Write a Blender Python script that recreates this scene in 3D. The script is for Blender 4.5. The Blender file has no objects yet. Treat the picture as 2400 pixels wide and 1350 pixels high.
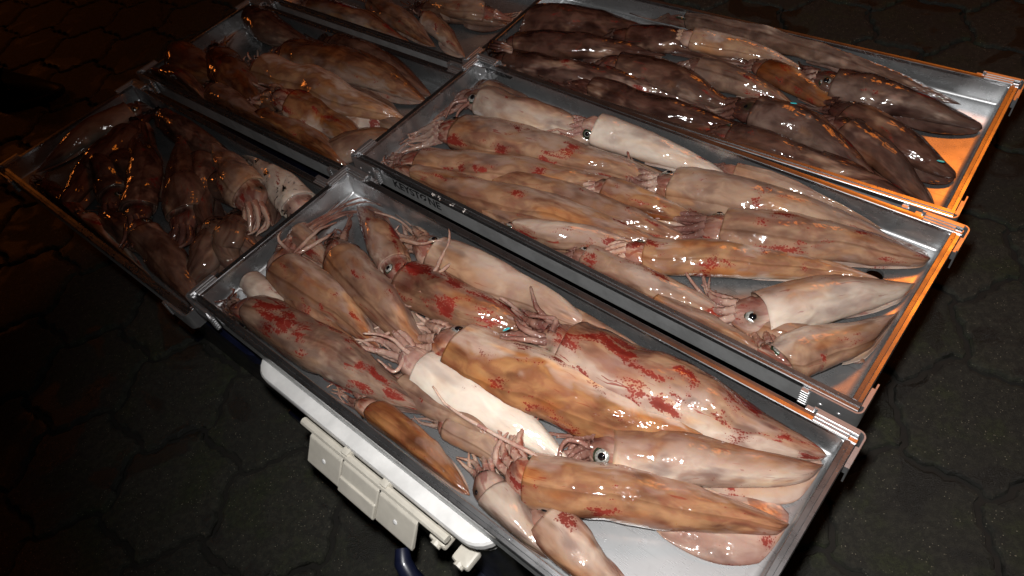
import bpy, bmesh, math, random
from mathutils import Vector, Matrix, noise as mnoise

# ------------------------------------------------------------------ camera, world, lights, exposure
scene = bpy.context.scene
C = scene.collection
cam_data = bpy.data.cameras.new("camera")
cam = bpy.data.objects.new("camera", cam_data)
C.objects.link(cam)
cam_right = Vector((0.97358, -0.17531, -0.14631))
cam_up = Vector((0.22835, 0.74747, 0.62381))
cam_fwd = Vector((0.0, 0.64074, -0.76776))
mw = Matrix.Identity(4)
for i in range(3):
    mw[i][0], mw[i][1], mw[i][2] = cam_right[i], cam_up[i], -cam_fwd[i]
mw[2][3] = 1.30
cam.matrix_world = mw
cam_data.sensor_width = 36.0
cam_data.lens = 36.0 * 1684.5 / 2400.0
cam_data.clip_start = 0.02
cam_data.clip_end = 200.0
scene.camera = cam

world = bpy.data.worlds.new("World")
scene.world = world
world.use_nodes = True
wn = world.node_tree
bg = wn.nodes["Background"]
sky = wn.nodes.new("ShaderNodeTexSky")
sky.sky_type = 'NISHITA'
sky.sun_disc = False
sky.sun_elevation = math.radians(-6.0)
sky.sun_rotation = math.radians(40.0)
wn.links.new(sky.outputs[0], bg.inputs[0])
bg.inputs[1].default_value = 0.05

def aim(o, target):
    o.rotation_euler = (Vector(target) - o.location).to_track_quat('-Z', 'Y').to_euler()

# the camera's own flash, a hand's breadth above the lens
fl = bpy.data.lights.new("camera_flash", 'SPOT')
fl.energy = 68.0
fl.color = (1.0, 0.985, 0.97)
fl.shadow_soft_size = 0.018
fl.spot_size = math.radians(108)
fl.spot_blend = 1.0
flash = bpy.data.objects.new("camera_flash", fl)
flash.location = Vector((0, 0, 1.30)) + cam_up * 0.075 - cam_right * 0.02
C.objects.link(flash)
aim(flash, (0.28, 0.58, 0.45))

# the sodium street lamp of the quay, whose glow the metal rims mirror
sl = bpy.data.lights.new("street_lamp_light", 'POINT')
sl.energy = 200.0
sl.color = (1.0, 0.235, 0.018)
sl.shadow_soft_size = 0.75
lamp = bpy.data.objects.new("street_lamp_light", sl)
lamp.location = Vector((0.7, 0.75, 0.45)) + Vector((0.49, 0.49, 0.72)).normalized() * 7.0
C.objects.link(lamp)
sl2 = bpy.data.lights.new("street_lamp_light", 'POINT')
sl2.energy = 15.0
sl2.color = (1.0, 0.25, 0.04)
sl2.shadow_soft_size = 0.15
lamp2 = bpy.data.objects.new("street_lamp_light", sl2)
lamp2.location = (-3.5, 4.2, 1.2)
C.objects.link(lamp2)

scene.view_settings.view_transform = 'Standard'
scene.view_settings.look = 'None'
scene.view_settings.gamma = 1.0
scene.view_settings.use_curve_mapping = False
scene.view_settings.exposure = 0.0
scene.cycles.max_bounces = 6
scene.cycles.diffuse_bounces = 3
scene.cycles.glossy_bounces = 4
scene.cycles.caustics_reflective = False
scene.cycles.sample_clamp_indirect = 3.0

R0 = random.Random(11)

# ------------------------------------------------------------------ node helpers
def new_mat(name):
    m = bpy.data.materials.new(name)
    m.use_nodes = True
    nt = m.node_tree
    return m, nt, nt.nodes["Principled BSDF"]

class NB:
    """small node builder"""
    def __init__(self, nt):
        self.nt = nt
    def n(self, t, **kw):
        x = self.nt.nodes.new(t)
        for k, v in kw.items():
            setattr(x, k, v)
        return x
    def l(self, a, b):
        self.nt.links.new(a, b)
    def put(self, sock, v):
        if hasattr(v, 'is_linked') or hasattr(v, 'node'):
            self.l(v, sock)
        elif isinstance(v, (tuple, list)) and len(v) == 3 and sock.type == 'RGBA':
            sock.default_value = (*v, 1)
        else:
            sock.default_value = v
    def math(self, op, a, b=0.0, c=0.0, clamp=False):
        x = self.n('ShaderNodeMath', operation=op, use_clamp=clamp)
        self.put(x.inputs[0], a); self.put(x.inputs[1], b); self.put(x.inputs[2], c)
        return x.outputs[0]
    def mix(self, f, a, b, blend='MIX'):
        x = self.n('ShaderNodeMix', data_type='RGBA', blend_type=blend)
        self.put(x.inputs[0], f); self.put(x.inputs[6], a); self.put(x.inputs[7], b)
        return x.outputs[2]
    def ramp(self, v, lo, hi, a=0.0, b=1.0):
        x = self.n('ShaderNodeMapRange', interpolation_type='SMOOTHSTEP')
        self.put(x.inputs[0], v); self.put(x.inputs[1], lo); self.put(x.inputs[2], hi)
        self.put(x.inputs[3], a); self.put(x.inputs[4], b)
        return x.outputs[0]
    def noise(self, vec, scale, detail=3.0, rough=0.55, dist=0.0):
        x = self.n('ShaderNodeTexNoise')
        self.l(vec, x.inputs['Vector'])
        x.inputs['Scale'].default_value = scale
        x.inputs['Detail'].default_value = detail
        x.inputs['Roughness'].default_value = rough
        x.inputs['Distortion'].default_value = dist
        return x.outputs['Fac']
    def voro(self, vec, scale, feature='F1', out='Distance'):
        x = self.n('ShaderNodeTexVoronoi', feature=feature)
        self.l(vec, x.inputs['Vector'])
        x.inputs['Scale'].default_value = scale
        return x.outputs[out]
    def attr(self, name, kind='GEOMETRY', out='Fac'):
        x = self.n('ShaderNodeAttribute', attribute_type=kind, attribute_name=name)
        return x.outputs[out]
    def mapv(self, vec, scale=(1, 1, 1), loc=(0, 0, 0)):
        x = self.n('ShaderNodeMapping')
        self.l(vec, x.inputs[0])
        x.inputs['Scale'].default_value = scale
        x.inputs['Location'].default_value = loc
        return x.outputs[0]
    def sep(self, vec):
        x = self.n('ShaderNodeSeparateXYZ')
        self.l(vec, x.inputs[0])
        return x.outputs
    def bump(self, h, strength, dist, normal=None):
        x = self.n('ShaderNodeBump')
        self.put(x.inputs['Height'], h)
        x.inputs['Strength'].default_value = strength
        x.inputs['Distance'].default_value = dist
        if normal is not None:
            self.l(normal, x.inputs['Normal'])
        return x.outputs[0]

# ------------------------------------------------------------------ materials
def squid_material():
    """pearly flesh (base) under a thin pigmented skin (tinted coat): pigment deepens where the skin is seen edge on"""
    m, nt, p = new_mat("wet_squid_skin")
    b = NB(nt)
    uvw = b.attr('uvw', out='Vector')
    sq = b.sep(b.attr('sq', out='Vector'))
    along, dors, part = sq[0], sq[1], sq[2]
    eyep = b.attr('eye_patch')
    o_or = b.attr('orange', 'OBJECT'); o_wh = b.attr('white', 'OBJECT')
    o_rd = b.attr('red', 'OBJECT'); o_dk = b.attr('dark', 'OBJECT'); o_ink = b.attr('ink', 'OBJECT')
    mul = lambda x, y: b.math('MULTIPLY', x, y)
    add = lambda x, y: b.math('ADD', x, y)
    def st(sx, loc=(0, 0, 0)):
        return b.mapv(uvw, (sx, 1, 1), loc)
    n_low = b.ramp(b.noise(st(.60), 24, 2, 0.5, .5), 0.34, 0.66)
    n_mid = b.ramp(b.noise(st(.65, (.5, 0, 0)), 44, 3, 0.5, .6), 0.32, 0.68)
    n_fine = b.noise(uvw, 420, 2, 0.6)
    # ---- flesh
    flesh = b.mix(n_low, (0.56, 0.46, 0.42), (0.84, 0.78, 0.71))
    flesh = b.mix(mul(o_wh, .75), flesh, (0.82, 0.78, 0.71))
    g = mul(b.ramp(b.noise(st(.5, (1, 4, 8)), 33, 2, 0.5), 0.52, 0.70), b.math('SUBTRACT', .76, mul(o_wh, .42)))
    flesh = b.mix(g, flesh, (0.22, 0.165, 0.17))
    glow = mul(b.ramp(b.noise(st(.4, (6, 1, 3)), 27, 2, .5), 0.54, 0.70), add(mul(o_or, 0.65), 0.10))
    flesh = b.mix(glow, flesh, (0.90, 0.55, 0.24))
    b.put(p.inputs['Base Color'], flesh)
    # ---- pigment
    tint = b.mix(n_mid, (0.62, 0.41, 0.325), (0.90, 0.80, 0.69))
    tint = b.mix(mul(o_wh, .72), tint, (0.96, 0.92, 0.87))
    dsum = add(dors, add(mul(b.math('SUBTRACT', n_low, 0.5), 0.60), mul(b.math('SUBTRACT', n_mid, 0.5), 0.40)))
    dfac = mul(b.ramp(dsum, 0.05, 0.85), add(mul(o_or, 0.70), 0.30))
    tint = b.mix(dfac, tint, b.mix(n_mid, (0.270, 0.108, 0.052), (0.46, 0.235, 0.100)))
    pur = add(mul(b.ramp(along, 0.0, 0.34, 1.0, 0.0), mul(n_mid, .6)), mul(b.ramp(b.noise(st(.30, (3, 3, 3)), 46, 3, .6), .58, .76), .45))
    cloud = b.ramp(b.noise(st(.55, (8, 2, 5)), 34, 3, .55, .4), .50, .68)
    pur = b.math('ADD', pur, mul(cloud, add(mul(o_rd, .60), .22)), clamp=True)
    pur = mul(pur, b.math('SUBTRACT', 1.0, mul(o_wh, .72)))
    tint = b.mix(mul(pur, .80), tint, (0.30, 0.080, 0.065))
    tint = b.mix(mul(mul(b.ramp(dors, 0.988, 0.999), b.ramp(part, .1, .4, 1, 0)), .5), tint, (0.16, 0.07, 0.03))
    # head, arms and fins: glassy grey pink
    hcol = b.mix(n_low, (0.40, 0.18, 0.15), (0.74, 0.55, 0.48))
    hcol = b.mix(b.ramp(n_mid, .60, .95), hcol, (0.34, 0.09, 0.085))
    tint = b.mix(mul(b.ramp(part, 0.5, 1.0), 0.74), tint, hcol)
    suck = mul(b.ramp(b.voro(uvw, 210), .12, .26, 1.0, 0.0), b.ramp(part, 1.5, 1.9))
    tint = b.mix(mul(suck, .8), tint, (0.90, 0.80, 0.74))
    # maroon skin of the darker animals, paler where it has rubbed off
    rub = b.ramp(b.noise(st(.5, (4, 4, 1)), 20, 3, .6), .56, .70)
    dk = b.math('MULTIPLY', b.math('POWER', o_dk, .6), b.math('SUBTRACT', 1.0, mul(rub, .55)), clamp=True)
    tint = b.mix(mul(dk, 0.93), tint, b.mix(n_mid, (0.030, 0.012, 0.011), (0.112, 0.049, 0.040)))
    # chromatophores: separate dots that grow and merge into solid red patches
    v1 = b.voro(uvw, 345)
    n_red = b.noise(b.mapv(uvw, (0.6, 1, 1), (3.1, 1.7, 0.4)), 29, 3, 0.58, 0.35)
    field = b.math('SUBTRACT', n_red, b.math('SUBTRACT', 0.745, mul(o_rd, 0.145)))
    rad = b.ramp(add(field, mul(b.math('SUBTRACT', n_fine, .5), .03)), -0.13, 0.07, 0.05, 0.95)
    edge = b.math('SUBTRACT', rad, v1)
    red = mul(b.ramp(edge, -0.06, 0.10), b.ramp(part, 1.2, 1.8, 1.0, .35))
    rcol = b.mix(b.ramp(field, 0.0, .14), (0.26, 0.024, 0.019), (0.18, 0.007, 0.007))
    tint = b.mix(mul(b.ramp(field, -.10, .05), mul(b.ramp(part, 1.2, 1.8, 1.0, .35), .55)), tint, (0.46, 0.12, 0.10))
    tint = b.mix(mul(red, .80), tint, rcol)
    # thin red scratches
    n_s = b.noise(b.mapv(uvw, (0.35, 2.2, 2.2), (5, 2, 1)), 48, 3, 0.5, 1.2)
    tint = b.mix(mul(b.ramp(n_s, 0.68, 0.71), add(mul(o_rd, .6), .2)), tint, (0.28, 0.02, 0.015))
    tint = b.mix(mul(eyep, .9), tint, (0.035, 0.045, 0.022))
    # ink
    n_i = b.noise(b.mapv(uvw, (1, 1, 1), (7, 3, 2)), 34, 4, 0.65, 0.8)
    imask = b.ramp(b.math('SUBTRACT', n_i, b.math('SUBTRACT', 0.84, mul(o_ink, 0.50))), 0.0, 0.05)
    tint = b.mix(mul(imask, 0.95), tint, (0.014, 0.011, 0.012))
    b.put(p.inputs['Coat Tint'], tint)
    p.inputs['Subsurface Weight'].default_value = 0.18
    p.inputs['Subsurface Radius'].default_value = (1.0, 0.45, 0.28)
    p.inputs['Subsurface Scale'].default_value = 0.004
    p.inputs['IOR'].default_value = 1.38
    p.inputs['Specular IOR Level'].default_value = 0.10
    b.put(p.inputs['Roughness'], b.ramp(b.noise(uvw, 130, 3, 0.6), 0.3, 0.7, 0.26, 0.46))
    p.inputs['Coat Weight'].default_value = 1.0
    p.inputs['Coat IOR'].default_value = 1.42
    b.put(p.inputs['Coat Roughness'], b.ramp(b.noise(uvw, 60, 2, 0.6), 0.35, 0.65, 0.06, 0.12))
    hh = add(mul(b.noise(st(.5), 60, 2, 0.5), 1.0), mul(b.noise(uvw, 260, 2, 0.55), 0.32))
    hp = add(hh, mul(mul(b.ramp(part, 0.5, 1.0), b.noise(uvw, 150, 2, .6)), 0.8))
    b.l(b.bump(hp, 0.40, 0.0018), p.inputs['Normal'])
    # the water film breaks the highlight into clusters of points
    film = add(mul(b.noise(st(.7, (2, 2, 2)), 125, 0, 0.5), 1.0), mul(b.noise(st(.5), 55, 1, 0.5), 1.3))
    film = add(film, mul(b.noise(st(.8, (4, 1, 2)), 230, 0, 0.5), 0.30))
    film = add(film, mul(mul(b.ramp(part, 0.5, 1.0), b.noise(uvw, 170, 0, .6)), 0.75))
    b.l(b.bump(film, 1.0, 0.0011), p.inputs['Coat Normal'])
    return m

def metal_material(name, base, rough, wave=0.5, dirt=0.5, milky=0.4):
    m, nt, p = new_mat(name)
    b = NB(nt)
    tc = b.n('ShaderNodeTexCoord').outputs['Object']
    st = b.mapv(tc, (0.06, 1, 1))
    fine = b.noise(st, 900, 2, 0.6)
    smud = b.noise(tc, 26, 4, 0.6)
    spots = b.voro(tc, 150)
    col = b.mix(b.ramp(smud, 0.35, 0.7), base, tuple(c * 0.78 for c in base))
    scr = b.ramp(b.noise(b.mapv(tc, (.05, 1.0, 1.0), (1, 2, 3)), 240, 2, .5, .6), .66, .70)
    col = b.mix(b.math('MULTIPLY', scr, .35), col, (.30, .29, .28))
    col = b.mix(b.math('MULTIPLY', b.ramp(b.noise(tc, 60, 4, 0.7), 0.62, 0.75), dirt), col, (0.10, 0.075, 0.06))
    b.put(p.inputs['Base Color'], col)
    p.inputs['Metallic'].default_value = 1.0
    r = b.math('ADD', b.ramp(smud, 0.3, 0.75, rough, rough + 0.10), b.math('MULTIPLY', fine, 0.06))
    b.put(p.inputs['Roughness'], r)
    h = b.math('ADD', b.math('MULTIPLY', b.noise(tc, 9, 1, 0.4), wave * 6.0), b.math('MULTIPLY', fine, 0.05))
    h = b.math('ADD', h, b.math('MULTIPLY', b.ramp(spots, 0.05, 0.16, 1.0, 0.0), b.math('MULTIPLY', b.ramp(b.noise(tc, 40, 1), .55, .7), 0.5)))
    nrm = b.bump(h, 0.35, 0.0012)
    b.l(nrm, p.inputs['Normal'])
    # drawn sheet scatters in two ways: a clear image and a wide milky one
    p2 = b.n('ShaderNodeBsdfPrincipled')
    b.put(p2.inputs['Base Color'], col)
    p2.inputs['Metallic'].default_value = 0.90 if milky < .6 else 0.80
    p2.inputs['Roughness'].default_value = rough + 0.27
    b.l(nrm, p2.inputs['Normal'])
    mx = b.n('ShaderNodeMixShader')
    mx.inputs[0].default_value = milky
    b.l(p.outputs[0], mx.inputs[1]); b.l(p2.outputs[0], mx.inputs[2])
    b.l(mx.outputs[0], nt.nodes['Material Output'].inputs['Surface'])
    return m

def plain(name, col, rough=0.5, metallic=0.0, coat=0.0, var=0.15, nscale=60, bump=0.0):
    m, nt, p = new_mat(name)
    b = NB(nt)
    tc = b.n('ShaderNodeTexCoord').outputs['Object']
    nz = b.noise(tc, nscale, 4, 0.6)
    b.put(p.inputs['Base Color'], b.mix(b.ramp(nz, 0.3, 0.7), tuple(c * (1 - var) for c in col), tuple(min(1, c * (1 + var)) for c in col)))
    b.put(p.inputs['Roughness'], b.ramp(nz, 0.2, 0.8, max(0.02, rough - 0.08), rough + 0.08))
    p.inputs['Metallic'].default_value = metallic
    p.inputs['Coat Weight'].default_value = coat
    p.inputs['Coat Roughness'].default_value = 0.08
    if bump:
        b.l(b.bump(nz, 0.5, bump), p.inputs['Normal'])
    return m

def paver_material():
    m, nt, p = new_mat("worn_paver_concrete")
    b = NB(nt)
    geo = b.n('ShaderNodeNewGeometry').outputs['Position']
    rnd = b.n('ShaderNodeObjectInfo').outputs['Random']
    n1 = b.noise(geo, 9, 4, 0.6)
    n2 = b.noise(geo, 75, 6, 0.85)
    n3 = b.noise(b.mapv(geo, (1, 1, 1), (4, 2, 0)), 5.5, 3, 0.55, 0.8)
    col = b.mix(rnd, (0.028, 0.027, 0.020), (0.048, 0.045, 0.033))
    col = b.mix(b.ramp(n1, 0.45, 0.7), col, (0.034, 0.040, 0.016))
    col = b.mix(b.ramp(n2, 0.44, 0.58), b.mix(0.55, col, (0.007, 0.007, 0.006)), col)
    grains = b.ramp(b.voro(geo, 170), 0.07, 0.22, 1.0, 0.0)
    gm = b.math('MULTIPLY', grains, b.ramp(b.noise(geo, 45, 2), .48, .60))
    col = b.mix(b.math('MULTIPLY', gm, 0.9), col, (0.30, 0.27, 0.20))
    wet = b.ramp(n3, 0.54, 0.60)
    col = b.mix(b.math('MULTIPLY', wet, 0.75), col, (0.010, 0.010, 0.008))
    b.put(p.inputs['Base Color'], col)
    b.put(p.inputs['Roughness'], b.math('SUBTRACT', 0.85, b.math('MULTIPLY', wet, 0.42)))
    h = b.math('ADD', b.math('MULTIPLY', n2, 1.0), b.math('MULTIPLY', b.noise(geo, 500, 2), 0.5))
    b.l(b.bump(h, 0.9, 0.004), p.inputs['Normal'])
    return m

M = {
    'skin': squid_material(),
    'alu': metal_material("brushed_aluminium_sheet", (0.78, 0.79, 0.80), 0.19, 0.9, 0.15, 0.45),
    'alu_outer': metal_material("dull_aluminium_outer_skin", (0.60, 0.61, 0.61), 0.30, 0.4, 0.2, 0.85),
    'rail': metal_material("aluminium_rim", (0.60, 0.60, 0.61), 0.21, 0.25, 0.25, 0.08),
    'cast': metal_material("cast_bracket_aluminium", (0.74, 0.74, 0.75), 0.26, 0.3, 0.2, 0.4),
    'black_print': plain("black_print", (0.008, 0.008, 0.009), 0.5),
    'white_plastic': plain("white_cooler_plastic", (0.78, 0.77, 0.75), 0.38, 0, 0.15, 0.12, 18),
    'ivory_plastic': plain("ivory_latch_plastic", (0.62, 0.58, 0.50), 0.42, 0, 0.1, 0.06, 40),
    'navy_plastic': plain("navy_cooler_plastic", (0.006, 0.008, 0.024), 0.35, 0, 0.2, 0.2, 30),
    'shoe': plain("black_shoe_leather", (0.006, 0.006, 0.006), 0.5, 0, 0, 0.3, 40, 0.001),
    'paver': paver_material(),
    'soil': plain("joint_sand", (0.014, 0.012, 0.009), 0.95, 0, 0, 0.3, 40, 0.003),
    'iris': plain("silver_eye_iris", (0.50, 0.50, 0.46), 0.18, 0.6, 0.9, 0.45, 380, 0.0012),
    'socket': plain("dark_green_eye_rim", (0.030, 0.040, 0.022), 0.15, 0.2, 0.8, 0.4, 300),
    'pupil': plain("black_eye_pupil", (0.006, 0.005, 0.006), 0.06, 0, 0.8),
    'slime': plain("torn_white_flesh", (0.66, 0.60, 0.56), 0.22, 0, 0.5, 0.15, 120, 0.002),
    'scale': plain("turquoise_scale", (0.05, 0.55, 0.60), 0.25, 0.3, 0.5, 0.1, 80),
}

# ------------------------------------------------------------------ object helpers
def link(name, verts, faces, mat, parent=None, smooth=False, loc=None, rot=None):
    me = bpy.data.meshes.new(name)
    me.from_pydata([tuple(v) for v in verts], [], faces)
    me.update()
    if mat:
        me.materials.append(mat)
    if smooth:
        me.polygons.foreach_set('use_smooth', [True] * len(me.polygons))
    o = bpy.data.objects.new(name, me)
    C.objects.link(o)
    if parent:
        o.parent = parent
    if loc is not None:
        o.location = loc
    if rot is not None:
        o.rotation_euler = rot
    return o

def empty(name, loc, rz=0.0, label=None, cat=None, group=None, kind=None):
    o = bpy.data.objects.new(name, None)
    o.empty_display_size = 0.05
    C.objects.link(o)
    o.location = loc
    o.rotation_euler = (0, 0, rz)
    tag(o, label, cat, group, kind)
    return o

def tag(o, label=None, cat=None, group=None, kind=None):
    if label: o['label'] = label
    if cat: o['category'] = cat
    if group: o['group'] = group
    if kind: o['kind'] = kind
    return o

class MB:
    """collects shapes into one mesh"""
    def __init__(self):
        self.v, self.f = [], []
    def add(self, vs, fs):
        k = len(self.v)
        self.v += [Vector(x) for x in vs]
        self.f += [tuple(i + k for i in f) for f in fs]
    def box(self, x0, x1, y0, y1, z0, z1, bev=0.0):
        if bev <= 0:
            self.add([(x, y, z) for z in (z0, z1) for y in (y0, y1) for x in (x0, x1)],
                     [(0, 2, 3, 1), (4, 5, 7, 6), (0, 1, 5, 4), (2, 6, 7, 3), (0, 4, 6, 2), (1, 3, 7, 5)])
        else:
            self.loft([(self.rr(x0 + bev, x1 - bev, y0 + bev, y1 - bev, bev * .6), z0), (self.rr(x0, x1, y0, y1, bev), z0 + bev),
                       (self.rr(x0, x1, y0, y1, bev), z1 - bev), (self.rr(x0 + bev * .3, x1 - bev * .3, y0 + bev * .3, y1 - bev * .3, bev), z1 - bev * .3),
                       (self.rr(x0 + bev, x1 - bev, y0 + bev, y1 - bev, bev * .6), z1)])
    @staticmethod
    def rr(x0, x1, y0, y1, r, seg=4):
        """rounded rectangle, counter-clockwise"""
        pts = []
        for cx, cy, a0 in ((x1 - r, y1 - r, 0), (x0 + r, y1 - r, 90), (x0 + r, y0 + r, 180), (x1 - r, y0 + r, 270)):
            for i in range(seg + 1):
                a = math.radians(a0 + 90 * i / seg)
                pts.append((cx + r * math.cos(a), cy + r * math.sin(a)))
        return pts
    def loft(self, loops, cap0=True, cap1=True):
        n = len(loops[0][0])
        vs, fs = [], []
        for pts, z in loops:
            vs += [(x, y, z) for x, y in pts]
        for k in range(len(loops) - 1):
            for i in range(n):
                j = (i + 1) % n
                fs.append((k * n + i, k * n + j, (k + 1) * n + j, (k + 1) * n + i))
        if cap0: fs.append(tuple(reversed(range(n))))
        if cap1: fs.append(tuple(range((len(loops) - 1) * n, len(loops) * n)))
        self.add(vs, fs)
    def prism(self, prof, axis_pts):
        """sweep a closed profile (a, z) along straight segment axis_pts = (p0, p1, outward dir)"""
        p0, p1, out = axis_pts
        n = len(prof)
        vs = [Vector(p0) + Vector(out) * a + Vector((0, 0, z)) for a, z in prof] + [Vector(p1) + Vector(out) * a + Vector((0, 0, z)) for a, z in prof]
        fs = [(i, (i + 1) % n, n + (i + 1) % n, n + i) for i in range(n)]
        fs += [tuple(reversed(range(n))), tuple(range(n, 2 * n))]
        self.add(vs, fs)
    def tube(self, pts, rads, seg=8, cap=True):
        pts = [Vector(p) for p in pts]
        vs, fs = [], []
        prev = None
        for i, p in enumerate(pts):
            t = (pts[min(i + 1, len(pts) - 1)] - pts[max(i - 1, 0)]).normalized()
            a = prev if prev is not None else (Vector((0, 0, 1)) if abs(t.z) < .9 else Vector((1, 0, 0)))
            s = (a - t * a.dot(t)).normalized()
            prev = s
            u = t.cross(s)
            for k in range(seg):
                an = 2 * math.pi * k / seg
                vs.append(p + (s * math.cos(an) + u * math.sin(an)) * rads[i])
        for i in range(len(pts) - 1):
            for k in range(seg):
                j = (k + 1) % seg
                fs.append((i * seg + k, i * seg + j, (i + 1) * seg + j, (i + 1) * seg + k))
        if cap:
            fs.append(tuple(reversed(range(seg))))
            fs.append(tuple(range((len(pts) - 1) * seg, len(pts) * seg)))
        self.add(vs, fs)
    def dome(self, c, nrm, r, h, seg=10, rings=4):
        """low dome standing on c along nrm"""
        nrm = Vector(nrm).normalized()
        a = Vector((0, 0, 1)) if abs(nrm.z) < .9 else Vector((1, 0, 0))
        s = (a - nrm * a.dot(nrm)).normalized(); u = nrm.cross(s)
        vs, fs = [], []
        for k in range(rings):
            t = k / rings * math.pi / 2
            for i in range(seg):
                an = 2 * math.pi * i / seg
                vs.append(Vector(c) + (s * math.cos(an) + u * math.sin(an)) * r * math.cos(t) + nrm * h * math.sin(t))
        vs.append(Vector(c) + nrm * h)
        for k in range(rings - 1):
            for i in range(seg):
                j = (i + 1) % seg
                fs.append((k * seg + i, k * seg + j, (k + 1) * seg + j, (k + 1) * seg + i))
        for i in range(seg):
            fs.append(((rings - 1) * seg + i, (rings - 1) * seg + (i + 1) % seg, rings * seg))
        self.add(vs, fs)
    def build(self, name, mat, parent=None, smooth=False, **k):
        o = link(name, self.v, self.f, mat, parent, smooth, **k)
        bm = bmesh.new(); bm.from_mesh(o.data)
        bmesh.ops.recalc_face_normals(bm, faces=bm.faces)
        bm.to_mesh(o.data); bm.free()
        return o

def auto_smooth(o, deg=35):
    me = o.data
    me.polygons.foreach_set('use_smooth', [True] * len(me.polygons))
    me.set_sharp_from_angle(angle=math.radians(deg))
    return o


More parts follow.
